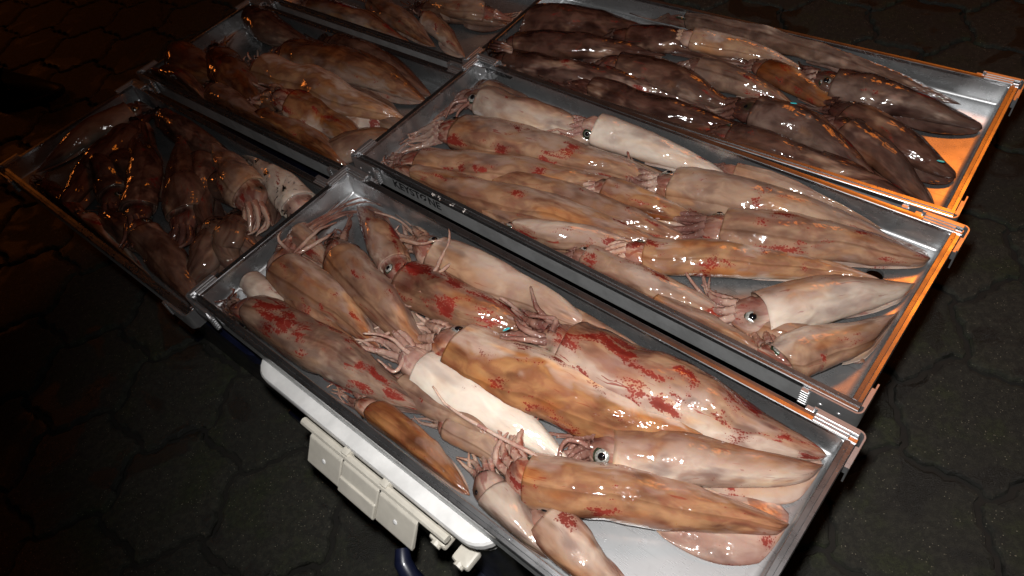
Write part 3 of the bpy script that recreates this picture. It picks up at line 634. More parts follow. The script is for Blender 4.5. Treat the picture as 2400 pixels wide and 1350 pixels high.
    ('D', [[-0.4879,0.9565,0.3642],[-0.5023,0.9946,0.3708],[-0.5054,1.0161,0.3896],[-0.4979,1.0331,0.4004],[-0.4984,1.0737,0.3875],[-0.5016,1.118,0.3687]], 0.0303, -25, 'N', (0.36, 0.2, 0.15, 0.6, 0.3),
     'brown squid beside the front tray, in the front left tray'),
    ('D', [[-0.8729,1.4861,0.37],[-0.8147,1.3764,0.4041],[-0.7968,1.3347,0.3975],[-0.7913,1.311,0.3822],[-0.7771,1.2719,0.3791],[-0.7777,1.2255,0.3789],[-0.7839,1.1886,0.3794]], 0.0353, -40, 'N', (0.18, 0.1, 0.25, 0.85, 0),
     'dark squid with an orange glinting eye, left in the front left tray'),
    ('D', [[-0.7727,1.5623,0.3714],[-0.7457,1.4539,0.3771],[-0.7116,1.3331,0.3974],[-0.7053,1.2582,0.3936],[-0.7001,1.1855,0.3922],[-0.6879,1.1302,0.4057]], 0.0376, 30, 'N', (0.21, 0.2, 0.3, 0.75, 0),
     'dark red brown squid pointing from the back corner of the front left tray'),
    ('D', [[-0.6309,1.4201,0.4005],[-0.6294,1.3631,0.3846],[-0.6185,1.2868,0.3842],[-0.605,1.206,0.3912],[-0.6025,1.1492,0.3834],[-0.6021,1.0949,0.3884],[-0.629,1.0572,0.4002]], 0.0409, -5, 'N', (0.33, 0.15, 0.35, 0.7, 0),
     'dark orange brown squid in the middle of the front left tray'),
    ('D', [[-0.4861,1.3434,0.3642],[-0.4491,1.2627,0.3733],[-0.416,1.191,0.3815],[-0.3905,1.138,0.3847],[-0.371,1.1013,0.3784],[-0.3557,1.0655,0.3725]], 0.0417, 180, 'N', (0.05, 0.8, 0.0, 0.12, 0.55),
     'white squid with black ink at the back wall of the front left tray'),
    ('D', [[-0.5643,1.3508,0.3933],[-0.5422,1.3093,0.3803],[-0.5129,1.2488,0.3847],[-0.4817,1.1785,0.4059],[-0.467,1.1469,0.4017],[-0.4588,1.1015,0.3947],[-0.4641,1.0629,0.387]], 0.042, -40, 'N', (0.45, 0.55, 0.3, 0.2, 0.25),
     'tan squid with an ink dark head and glinting eye in the front left tray'),
    ('D', [[-0.6694,1.0017,0.3642],[-0.7045,1.0486,0.3674],[-0.7398,1.0957,0.3723],[-0.7774,1.146,0.3763],[-0.8116,1.191,0.386],[-0.8323,1.2136,0.3894]], 0.025, 50, 'N', (0.95, 0.45, 0.35, 0.15, 0),
     'orange squid along the front wall of the front left tray'),
    ('F', [[-0.1054,1.5969,0.374],[-0.1578,1.6537,0.381],[-0.2124,1.7104,0.388],[-0.2704,1.77,0.3908],[-0.3338,1.8457,0.3854],[-0.3707,1.8949,0.3803]], 0.0358, -15, 'N', (0.8, 0.3, 0.4, 0.35, 0),
     'orange brown squid along the front wall of the farthest tray'),
    ('F', [[0.1333,1.571,0.374],[0.0926,1.6047,0.3805],[0.0506,1.6351,0.3872],[0.0066,1.6626,0.3898],[-0.0389,1.7013,0.3847],[-0.0698,1.7351,0.3798]], 0.0342, 40, 'N', (0.4, 0.2, 0.2, 0.7, 0),
     'dark brown squid in the right half of the farthest tray'),
    ('F', [[-0.0468,1.5525,0.374],[-0.0765,1.6092,0.3803],[-0.1069,1.6651,0.387],[-0.1375,1.7225,0.3896],[-0.1703,1.7945,0.3845],[-0.1861,1.8449,0.3797]], 0.0339, 40, 'N', (0.7, 0.35, 0.3, 0.35, 0),
     'tan squid between the front wall and the spotted squid of the farthest tray'),
    ('F', [[0.016,1.4793,0.374],[-0.0001,1.5278,0.3775],[-0.0164,1.573,0.3826],[-0.0323,1.6173,0.3845],[-0.0482,1.6622,0.3855],[-0.0555,1.6938,0.3871]], 0.0259, -25, 'N', (0.6, 0.5, 0.7, 0.15, 0.05),
     'small red spotted squid with its tail at the front right corner of the farthest tray'),
    ('F', [[-0.0662,1.7507,0.3881],[-0.0243,1.6875,0.4039],[0.0141,1.6437,0.4107],[0.0481,1.6216,0.4074],[0.0811,1.6123,0.3977],[0.1096,1.6027,0.3892],[0.1525,1.6164,0.3777]], 0.0296, -60, 'N', (0.6, 0.5, 0.3, 0.2, 0),
     'pinkish squid with a greenish eye at the top picture edge'),
]
EXTRA_ARMS = {
    'pale tentacles over': [[[-0.1399,0.7272,0.4641],[-0.1072,0.7738,0.4661],[-0.0841,0.8159,0.4691],[-0.0751,0.8458,0.4741]],[[-0.1292,0.7327,0.4641],[-0.0979,0.7681,0.4641],[-0.0598,0.784,0.4641]],[[-0.1641,0.8757,0.4441],[-0.1305,0.8384,0.4591],[-0.094,0.8318,0.4641]]],
    'big dotted red patch': [[[0.0282,0.5919,0.4691],[0.0016,0.6077,0.4791],[-0.0069,0.6335,0.4741]],[[0.0296,0.5839,0.4691],[-0.0018,0.5896,0.4791],[-0.0323,0.6022,0.4791]],[[0.0518,0.6004,0.4691],[0.0293,0.6428,0.4691],[0.0271,0.6835,0.4741]],[[0.0383,0.593,0.4741],[0.0489,0.6132,0.4741],[0.0149,0.6311,0.4741]]],
    'back left corner of the middle tray with red arms': [[[-0.0015,1.2198,0.442],[-0.0326,1.2173,0.442],[-0.0506,1.1947,0.432]],[[0.0017,1.2112,0.442],[-0.0231,1.189,0.442],[-0.0387,1.1718,0.432]]],
    'orange tan squid with its arms': [[[-0.3502,0.8997,0.4441],[-0.3108,0.9343,0.4491],[-0.2739,0.9541,0.4441]],[[-0.3579,0.9073,0.4441],[-0.3775,0.9353,0.4541],[-0.3842,0.9647,0.4591]],[[-0.3501,0.8945,0.4441],[-0.2957,0.9136,0.4491],[-0.2821,0.9298,0.4441]]],
    'white belly up': [[[-0.169,0.6315,0.4491],[-0.1962,0.6639,0.4591],[-0.2346,0.6831,0.4591]],[[-0.1763,0.637,0.4441],[-0.1921,0.6041,0.4541],[-0.2157,0.6336,0.4541]],[[-0.0045,0.4091,0.4441],[-0.0269,0.4311,0.4541],[-0.1174,0.5195,0.4541],[-0.1379,0.5573,0.4641]]],
    'arms over the wall': [[[0.1138,1.3335,0.4596],[0.0808,1.3395,0.4746],[0.0569,1.3799,0.4596],[0.0439,1.3993,0.4346]],[[0.113,1.3289,0.4596],[0.0792,1.3319,0.4726],[0.0588,1.3621,0.4596],[0.0511,1.3842,0.4346]],[[0.1147,1.3382,0.4596],[0.0871,1.3519,0.4726],[0.067,1.3792,0.4646],[0.0485,1.4051,0.4446]],[[0.1119,1.3227,0.4596],[0.0863,1.3222,0.4706],[0.0697,1.3488,0.4546],[0.061,1.3749,0.4346]]],
    'big ringed eye': [[[0.0547,0.4215,0.4441],[0.0252,0.4389,0.4491],[0.0087,0.4179,0.4441],[0.0252,0.4046,0.4441]]],
}
FLAKES = [([-0.0211, 0.6113, 0.4811], 0.2, 'turquoise fish scale among pale tentacles in the nearest tray'), ([0.5531, 0.9603, 0.4646], -0.6, 'turquoise fish scale on the squid left of the orange brown one'), ([0.6989, 0.7516, 0.4616], -0.7, 'blue fish scale near the right end of the back right tray')]
LUMPS = [([-0.0965, 0.9483, 0.458], 0.0036, 'white crumb on the lettered tray rim, leftmost of four'), ([-0.087, 0.9372, 0.458], 0.0036, 'white crumb on the lettered tray rim, second from left of four'), ([-0.0673, 0.913, 0.458], 0.0036, 'white crumb on the lettered tray rim, third from left of four'), ([-0.0498, 0.892, 0.458], 0.0036, 'white crumb on the lettered tray rim, rightmost of four')]

# ------------------------------------------------------------------ the ground: wavy interlocking pavers
ground = link("ground", [(-9, -4, -0.012), (9, -4, -0.012), (9, 12, -0.012), (-9, 12, -0.012)], [(0, 1, 2, 3)], M['soil'])
tag(ground, 'dark night ground of wavy interlocking concrete pavers', None, None, 'structure')
A_ = 0.146                                  # side of the hexagon cell
ROT = math.radians(35 - 30)
def paver_mesh(seed):
    rnd = random.Random(seed)
    corners = [Vector((math.cos(math.radians(60 * i)), math.sin(math.radians(60 * i)))) * A_ for i in range(6)]
    NS = 12
    ring = []
    for i in range(6):
        a, b_ = corners[i], corners[(i + 1) % 6]
        e = b_ - a
        nrm = Vector((e.y, -e.x)).normalized()
        for k in range(NS):
            t = k / NS
            w = 0.015 * math.sin(2 * math.pi * t) * (1 if i % 2 == 0 else -1) * (1 if i < 3 else 1)
            # an S curve that is point symmetric about the middle of the side, so neighbours interlock
            w = 0.0100 * math.sin(2 * math.pi * t) + 0.0032 * math.sin(4 * math.pi * t) + 0.003 * math.sin(8 * math.pi * t)
            ring.append(a + e * t + nrm * w)
    n = len(ring)
    jits = [rnd.random() for _ in ring]
    jits = [(jits[i] + jits[i - 1]) * .5 for i in range(n)]
    def inset(d, jit):
        out = []
        for i, q in enumerate(ring):
            t = (ring[(i + 1) % n] - ring[i - 1]).normalized()
            nn = Vector((-t.y, t.x))
            out.append(q + nn * (d + jits[i] * jit))
        return out
    loops = [(inset(0.0045, 0.001), -0.03), (inset(0.0040, 0.0035), -0.008), (inset(0.0070, 0.0035), -0.0022), ([q_ * .88 for q_ in ring], 0.0)]
    vs, fs = [], []
    for lp, z in loops:
        vs += [(q.x, q.y, z) for q in lp]
    for k in range(len(loops) - 1):
        for i in range(n):
            j = (i + 1) % n
            fs.append((k * n + i, k * n + j, (k + 1) * n + j, (k + 1) * n + i))
    vs.append((0, 0, 0.0008))
    k0 = (len(loops) - 1) * n
    fs += [(k0 + i, k0 + (i + 1) % n, len(vs) - 1) for i in range(n)]
    me = bpy.data.meshes.new("paver")
    me.from_pydata(vs, [], fs)
    me.materials.append(M['paver'])
    me.polygons.foreach_set('use_smooth', [True] * len(me.polygons))
    me.update()
    me.set_sharp_from_angle(angle=math.radians(7))
    return me
paver_meshes = [paver_mesh(s) for s in range(5)]
inv = cam.matrix_world.inverted()
fx = 1684.5 / 1200.0
cells = []
d1 = math.sqrt(3) * A_
base = Vector((-0.798, 0.905)) - Vector((math.cos(math.radians(95)), math.sin(math.radians(95)))) * A_
for i in range(-45, 46):
    for j in range(-45, 46):
        loc = Vector((d1 * (i + j * 0.5), d1 * j * math.sqrt(3) / 2))
        c, s = math.cos(ROT + math.radians(30)), math.sin(ROT + math.radians(30))
        x, y = base.x + c * loc.x - s * loc.y, base.y + s * loc.x + c * loc.y
        q = inv @ Vector((x, y, 0))
        if q.z > -0.2:
            continue
        px, py = fx * q.x / -q.z, fx * q.y / -q.z
        if abs(px) < 1.45 and -1.1 < py < 0.80:
            cells.append((-q.z, x, y))
cells.sort()
rp = random.Random(5)
far = MB()
for k, (dist, x, y) in enumerate(cells):
    rz = ROT + math.radians(60) * rp.randrange(6)
    tilt = (rp.uniform(-.008, .008), rp.uniform(-.008, .008), rz)
    z = rp.uniform(-.002, .002)
    if k < 290:
        o = bpy.data.objects.new("paver", paver_meshes[k % 5])
        C.objects.link(o)
        o.parent = ground
        o.location = (x, y, z)
        o.rotation_euler = tilt
    else:
        me = paver_meshes[k % 5]
        mt = Matrix.Translation((x, y, z)) @ Matrix.Rotation(rz, 4, 'Z')
        far.add([mt @ v.co for v in me.vertices], [tuple(f.vertices) for f in me.polygons])
if far.v:
    o = far.build("distant_pavers", M['paver'], ground)
    o['kind'] = 'stuff'

# ------------------------------------------------------------------ the aluminium trays
TW, TD = 0.36, 0.045
TRAY_LABEL = {
    'A': 'nearest aluminium tray of squid, standing on the white cooler',
    'B': 'aluminium tray of squid in the middle, with black lettering on its side',
    'C': 'aluminium tray of dark squid at the back right, drain hole in its corner',
    'D': 'shadowed aluminium tray of dark squid at the front left',
    'E': 'aluminium tray at the back left, a bright peach squid on top',
    'F': 'farthest aluminium tray, cut by the top edge of the picture',
}
def rail_prof():
    # a flat inner band, a small step and a lower outer band
    return [(-0.0005, -0.009), (0.0125, -0.009), (0.0125, -0.0015), (0.0115, -0.0006), (0.0068, -0.0006), (0.0062, 0.0008), (0.0005, 0.0012), (-0.0005, 0.0004)]

def pan(L, holes):
    """one folded sheet: outer skin, inner skin with rounded floor crease, floor with drain holes"""
    def loop(ins, z, r):
        return [(x, y, z) for x, y in MB.rr(ins, L - ins, ins, TW - ins, r, 4)]
    seq = [loop(0.006, -0.0018, 0.004), loop(0.0016, 0.001, 0.004), loop(0.0014, TD - 0.005, 0.004), loop(0.0130, TD - 0.005, 0.004),
           loop(0.0146, 0.010, 0.004), loop(0.0152, 0.0060, 0.005), loop(0.0172, 0.0030, 0.006), loop(0.0205, 0.0018, 0.008), loop(0.026, 0.0015, 0.01)]
    vs = [p for lp in seq for p in lp]
    n = len(seq[0]); fs = []
    for k in range(len(seq) - 1):
        for i in range(n):
            j = (i + 1) % n
            fs.append((k * n + i, k * n + j, (k + 1) * n + j, (k + 1) * n + i))
    me = bpy.data.meshes.new("pan")
    me.from_pydata(vs, [], fs)
    bm = bmesh.new(); bm.from_mesh(me)
    bm.verts.ensure_lookup_table(); bm.edges.ensure_lookup_table()
    inner = bm.verts[(len(seq) - 1) * n:len(seq) * n]
    edges = [e for e in bm.edges if e.verts[0].index >= (len(seq) - 1) * n and e.verts[1].index >= (len(seq) - 1) * n]
    for hx, hy, hr in holes:
        ring = [bm.verts.new((hx + hr * math.cos(2 * math.pi * i / 20), hy + hr * math.sin(2 * math.pi * i / 20), 0.0015)) for i in range(20)]
        low = [bm.verts.new((q.co.x, q.co.y, -0.004)) for q in ring]
        for i in range(20):
            edges.append(bm.edges.new((ring[i], ring[(i + 1) % 20])))
        for i in range(20):
            bm.faces.new((ring[i], ring[(i + 1) % 20], low[(i + 1) % 20], low[i]))
    bmesh.ops.triangle_fill(bm, use_beauty=True, use_dissolve=False, edges=edges)
    bmesh.ops.recalc_face_normals(bm, faces=bm.faces)
    bm.to_mesh(me); bm.free()
    me.materials.append(M['alu']); me.materials.append(M['alu_outer'])
    for f in me.polygons:
        if all(min(v.x, v.y, L - v.x, TW - v.y) < .007 for v in (me.vertices[i].co for i in f.vertices)):
            f.material_index = 1
    return me

def bracket(parent, corner, L, caps):
    """corner bracket: two thin outer plates round the corner, ribbed end strip, ridged cap on the rim; corner = (x sign, y sign)"""
    sx, sy = corner
    cx, cy = (L if sx > 0 else 0.0), (TW if sy > 0 else 0.0)
    off, th, top, bot = 0.0045, 0.0022, TD + 0.0032, TD - 0.034
    ll, ls = 0.060, 0.048
    r = 0.007
    m = MB()
    # path in corner-local coordinates: a along -x (long side), b along -y (short side); outward +
    def path(o_):
        rr = r + (o_ - off)
        pts = [(-ll, o_)]
        for i in range(6):
            t = math.pi / 2 * (1 - i / 5)
            pts.append((off - r + rr * math.cos(t), off - r + rr * math.sin(t)))
        pts.append((o_, -ls))
        return pts
    pi_, po = path(off), path(off + th)
    n = len(pi_)
    vs = []
    for z in (bot, top):
        for a, b_ in pi_ + po:
            vs.append((cx + sx * a, cy + sy * b_, z))
    fs = []
    for i in range(n - 1):
        fs.append((i, i + 1, 2 * n + i + 1, 2 * n + i))
        fs.append((n + i + 1, n + i, 3 * n + i, 3 * n + i + 1))
        fs.append((2 * n + i, 2 * n + i + 1, 3 * n + i + 1, 3 * n + i))
        fs.append((i + 1, i, n + i, n + i + 1))
    fs.append((0, 2 * n, 3 * n, n)); fs.append((n - 1, 2 * n - 1, 4 * n - 1, 3 * n - 1))
    m.add(vs, fs)
    # web that ties the plate to the rail
    def bx(a0, a1, b0, b1, z0, z1, bev=0):
        xs = sorted((cx + sx * a0, cx + sx * a1)); ys = sorted((cy + sy * b0, cy + sy * b1))
        m.box(xs[0], xs[1], ys[0], ys[1], z0, z1, bev)
    bx(-ll + .004, -.012, .0006, off + .0006, TD - .020, TD - .0045)
    bx(.0006, off + .0006, -ls + .004, -.012, TD - .020, TD - .0045)
    # ribbed end strip on the long side
    for k in range(6):
        z = TD - .004 - k * .0052
        bx(-ll - .010, -ll + .002, off - .003, off + th + .0024, z - .0036, z, 0.0009)
    bx(-ll - .0085, -ll + .001, .001, off + .001, TD - .034, TD - .0045)
    # ridged caps
    def cap(long_side):
        for k, (b0, b1, h) in enumerate(((-.0125, -.0082, .0032), (-.0078, -.0034, .0044), (-.0030, .0040, .0052))):
            if long_side:
                bx(-ll * .92, -.0010 if k == 2 else -.010, b0, b1, TD + .0004, TD + h, .0008)
            else:
                bx(b0, b1, -ls * 1.05, -.0010 if k == 2 else -.010, TD + .0004, TD + h, .0008)
    if 'l' in caps: cap(True)
    if 's' in caps: cap(False)
    o = m.build("corner_bracket", M['cast'], parent)
    for a in (-.018, -.042):
        d = MB()
        d.dome((cx + sx * a, cy + sy * (off + th), TD - .017), (0, sy, 0), .0032, .0016, 8, 3)
        d.build("rivet", M['cast'], o, True)
    return o

TRAY_OBJ = {}
HOLES = {'A': [], 'B': [('R', .075, .105, .013)], 'C': [('R', .060, .085, .017)], 'D': [], 'E': [('BL', .055, .058, .013)], 'F': []}
rail_id = 0
for key, (tx, ty, yaw, rimz, L) in TRAYS.items():
    t = empty("fish_tray", (tx, ty, rimz - TD), yaw, TRAY_LABEL[key], 'tray', 'aluminium squid trays')
    TRAY_OBJ[key] = t
    holes = []
    for corner, a, b_, r in HOLES[key]:
        hx = a if 'L' in corner else L - a
        holes.append((hx, TW - b_, r))
    o = bpy.data.objects.new("pan", pan(L, holes))
    C.objects.link(o); o.parent = t
    auto_smooth(o, 40)
    pr = rail_prof()
    for p0, p1, outd in (((0, 0.0125, TD), (L, 0.0125, TD), (0, -1, 0)), ((L, TW - .0125, TD), (0, TW - .0125, TD), (0, 1, 0)),
                         ((0.0125, TW - .0128, TD), (0.0125, 0.0128, TD), (-1, 0, 0)), ((L - .0125, 0.0128, TD), (L - .0125, TW - .0128, TD), (1, 0, 0))):
        m = MB(); m.prism(pr, (p0, p1, outd))
        m.build("rim_rail", M['rail'], t)
    for (sx, sy), caps in (((-1, 1), 'ls'), ((-1, -1), 's'), ((1, -1), ''), ((1, 1), 'l')):
        bracket(t, (sx, sy), L, caps)

# black maker's lettering on the outer front wall of the middle tray
cu = bpy.data.curves.new("lettering", 'FONT')
cu.body = "KEYST\u00d8NE"
cu.size = 0.0245
cu.offset = 0.0006
cu.extrude = 0.0001
cu.space_character = 1.02
tmp = bpy.data.objects.new("lettering_curve", cu)
C.objects.link(tmp)
bpy.context.view_layer.update()
me = bpy.data.meshes.new_from_object(tmp.evaluated_get(bpy.context.evaluated_depsgraph_get()))
bpy.data.objects.remove(tmp)
me.materials.clear(); me.materials.append(M['black_print'])
o = bpy.data.objects.new("lettering", me)
C.objects.link(o)
o.parent = TRAY_OBJ['B']
o.location = (0.098, 0.0009, TD - .0305)
o.rotation_euler = (math.radians(90), 0, 0)
tag(o, 'black block lettering on the side of the middle tray')

# ------------------------------------------------------------------ coolers that carry the trays
ax, ay, ayaw, arim, AL = TRAYS['A']
def local_empty(name, key, u, v, **k):
    tx, ty, yaw, rimz, L = TRAYS[key]
    return empty(name, (tx + u * math.cos(yaw) - v * math.sin(yaw), ty + u * math.sin(yaw) + v * math.cos(yaw), 0), yaw, **k)

topA = arim - TD - .0022
wc = local_empty("cooler_box", 'A', 0.158, -0.020, label='white cooler box with ivory latch plates and navy handle under the nearest tray', cat='cooler')
CL, CW = 0.50, 0.37
m = MB()
rr = MB.rr
m.loft([(rr(.012, CL - .012, .012, CW - .012, .030, 6), topA - .040), (rr(.008, CL - .008, .008, CW - .008, .034, 6), topA - .037), (rr(.006, CL - .006, .006, CW - .006, .036, 6), topA - .023),
        (rr(.003, CL - .003, .003, CW - .003, .038, 6), topA - .021), (rr(0, CL, 0, CW, .040, 6), topA - .018), (rr(0, CL, 0, CW, .040, 6), topA - .007),
        (rr(.002, CL - .002, .002, CW - .002, .040, 6), topA - .003), (rr(.007, CL - .007, .007, CW - .007, .038, 6), topA - .0006), (rr(.014, CL - .014, .014, CW - .014, .034, 6), topA)])
auto_smooth(m.build("lid", M['white_plastic'], wc), 28)
m = MB()
m.loft([(rr(.040, CL - .040, .040, CW - .040, .02, 6), .012), (rr(.034, CL - .034, .034, CW - .034, .03, 6), .02), (rr(.016, CL - .016, .016, CW - .016, .03, 6), topA - .046)])
auto_smooth(m.build("body", M['navy_plastic'], wc), 28)
m = MB()
m.loft([(rr(.0125, CL - .0125, .0125, CW - .0125, .03, 6), topA - .062), (rr(.0125, CL - .0125, .0125, CW - .0125, .03, 6), topA - .0405)])
auto_smooth(m.build("body_rim", M['white_plastic'], wc), 28)
for fxp in (.10, .36):
    m = MB(); m.box(fxp, fxp + .07, -.004, .05, 0, .028, .004); m.build("foot", M['navy_plastic'], wc)
# latch: hinge bar and three flared plates
m = MB()
m.tube([(.140, -.008, topA - .019), (.44, -.008, topA - .019)], [.0065, .0065], 10)
for k in range(2):
    x = .232 + k * .082
    m.box(x, x + .012, -.010, .006, topA - .026, topA - .008, .001)
auto_smooth(m.build("hinge_bar", M['ivory_plastic'], wc), 30)
def latch_plate(x0, x1, step):
    m = MB()
    prof = [(0.0, 0.0), (-.006, -.003), (-.030, -.042), (-.0305, -.048), (-.024, -.048), (-.004, -.010)]
    if step:
        prof = [(0.0, 0.0), (-.005, -.002), (-.018, -.022), (-.021, -.021), (-.034, -.042), (-.0335, -.048), (-.025, -.048), (-.004, -.010)]
    n = len(prof)
    vs = [(x, -.013 + a, topA - .018 + z) for x in (x0, x1) for a, z in prof]
    fs = [(i, (i + 1) % n, n + (i + 1) % n, n + i) for i in range(n)] + [tuple(range(n)), tuple(range(2 * n - 1, n - 1, -1))]
    m.add(vs, fs)
    o = m.build("latch_plate", M['ivory_plastic'], wc)
    bv = o.modifiers.new("bevel", 'BEVEL'); bv.width = .0016; bv.segments = 2; bv.limit_method = 'ANGLE'
    return o
for i, (x0, x1) in enumerate(((.166, .238), (.2405, .316), (.3185, .392))):
    o = latch_plate(x0, x1, i == 1)
    if i != 1:
        d = MB(); d.dome(((x0 + x1) / 2, -.013 - .0185, topA - .018 - .0235), (0, -.86, .5), .0045, .0016, 10, 3)
        d.build("stud", M['white_plastic'], o, True)
# navy carrying handle hanging on the front, white pivots
m = MB()
pts = [(.372, -.048, topA - .078), (.384, -.060, topA - .083), (.40, -.066, topA - .093), (.43, -.068, topA - .115), (.46, -.064, topA - .145), (.49, -.055, topA - .185), (.505, -.04, topA - .215)]
m.tube(pts, [.010, .013, .0135, .0135, .0135, .0135, .012], 12)
auto_smooth(m.build("handle", M['navy_plastic'], wc), 50)
for px_, pz in ((.400, -.055), (.437, -.074)):
    m = MB(); m.box(px_, px_ + .030, -.016, .014, topA + pz - .012, topA + pz + .004, .004)
    m.tube([(px_ + .015, -.020, topA + pz - .004), (px_ + .015, .012, topA + pz - .004)], [.008, .008], 10)
    auto_smooth(m.build("handle_pivot", M['ivory_plastic'], wc), 30)

def navy_cooler(key, u0, u1, v0, v1, label):
    tx, ty, yaw, rimz, L = TRAYS[key]
    top = rimz - TD - .0022
    e = local_empty("cooler_box", key, u0, v0, label=label, cat='cooler')
    a, b_ = u1 - u0, v1 - v0
    m = MB()
    m.loft([(rr(.006, a - .006, .006, b_ - .006, .03, 5), top - .04), (rr(0, a, 0, b_, .034, 5), top - .034), (rr(0, a, 0, b_, .034, 5), top - .006), (rr(.006, a - .006, .006, b_ - .006, .03, 5), top)])
    auto_smooth(m.build("lid", M['navy_plastic'], e), 30)
    m = MB()
    m.loft([(rr(.03, a - .03, .03, b_ - .03, .02, 5), .01), (rr(.012, a - .012, .012, b_ - .012, .03, 5), top - .0405)])
    auto_smooth(m.build("body", M['navy_plastic'], e), 30)
    for x in (.06, a - .13):
        m = MB(); m.box(x, x + .07, .012, .07, 0, .03, .004); m.build("foot", M['navy_plastic'], e)
navy_cooler('D', .28, .90, .018, .34, 'navy cooler box under the shadowed front left tray')
navy_cooler('B', .14, .70, .09, .32, 'navy cooler box under the lettered middle tray')
navy_cooler('C', .12, .72, .03, .32, 'navy cooler box under the back right tray')
navy_cooler('E', .14, .74, .03, .33, 'navy cooler box under the back left tray')
navy_cooler('F', .14, .74, .03, .33, 'navy cooler box under the farthest tray')

# ------------------------------------------------------------------ black shoe at the left picture edge
sh = empty("shoe", (-1.555, 2.46, 0.002), math.radians(-8), 'black shoe standing on the pavers at the left picture edge', 'shoe')
m = MB()
def shoe_outline(gr):
    pts = []
    for i in range(28):
        a = 2 * math.pi * i / 28
        x = math.cos(a); y = math.sin(a)
        w = .052 if x > -.2 else .040
        pts.append((.02 + x * (.145 + gr), y * (w + gr) + .006 * math.cos(2 * a)))
    return pts
m.loft([(shoe_outline(0), 0), (shoe_outline(.004), .006), (shoe_outline(.004), .022), (shoe_outline(-.002), .026)])
auto_smooth(m.build("sole", M['shoe'], sh), 40)
m = MB()
loops = []
for k in range(9):
    t = k / 8
    z = .0265 + .085 * t
    pts = []
    for i in range(28):
        a = 2 * math.pi * i / 28
        x, y = math.cos(a), math.sin(a)
        front = .143 - .15 * t ** 1.4 if x > 0 else .143 - .03 * t
        front = front if x > 0 else front
        pts.append((.02 + x * front - (.03 * t if x > 0 else 0), y * (.050 - .012 * t)))
    loops.append((pts, z))
m.loft(loops)
auto_smooth(m.build("upper", M['shoe'], sh), 50)

# ------------------------------------------------------------------ the squid
def catmull(pts, n):
    P = [pts[0] * 2 - pts[1]] + list(pts) + [pts[-1] * 2 - pts[-2]]
    m_ = len(pts); out = []
    for i in range(n):
        x = i / (n - 1) * (m_ - 1); k = min(int(x), m_ - 2); t = x - k
        p0, p1, p2, p3 = P[k:k + 4]
        out.append(0.5 * ((2 * p1) + (p2 - p0) * t + (2 * p0 - 5 * p1 + 4 * p2 - p3) * t * t + (3 * p1 - p0 - 3 * p2 + p3) * t ** 3))
    return out
PS = [0, .03, .08, .15, .3, .5, .7, .9, 1.0]
PR = [.04, .14, .25, .38, .62, .86, 1.0, 1.0, .955]
def interp(x, xs, ys):
    for i in range(len(xs) - 1):
        if x <= xs[i + 1]:
            t = (x - xs[i]) / (xs[i + 1] - xs[i])
            return ys[i] + (ys[i + 1] - ys[i]) * t
    return ys[-1]
SEG = 28
UP = Vector((0, 0, 1))

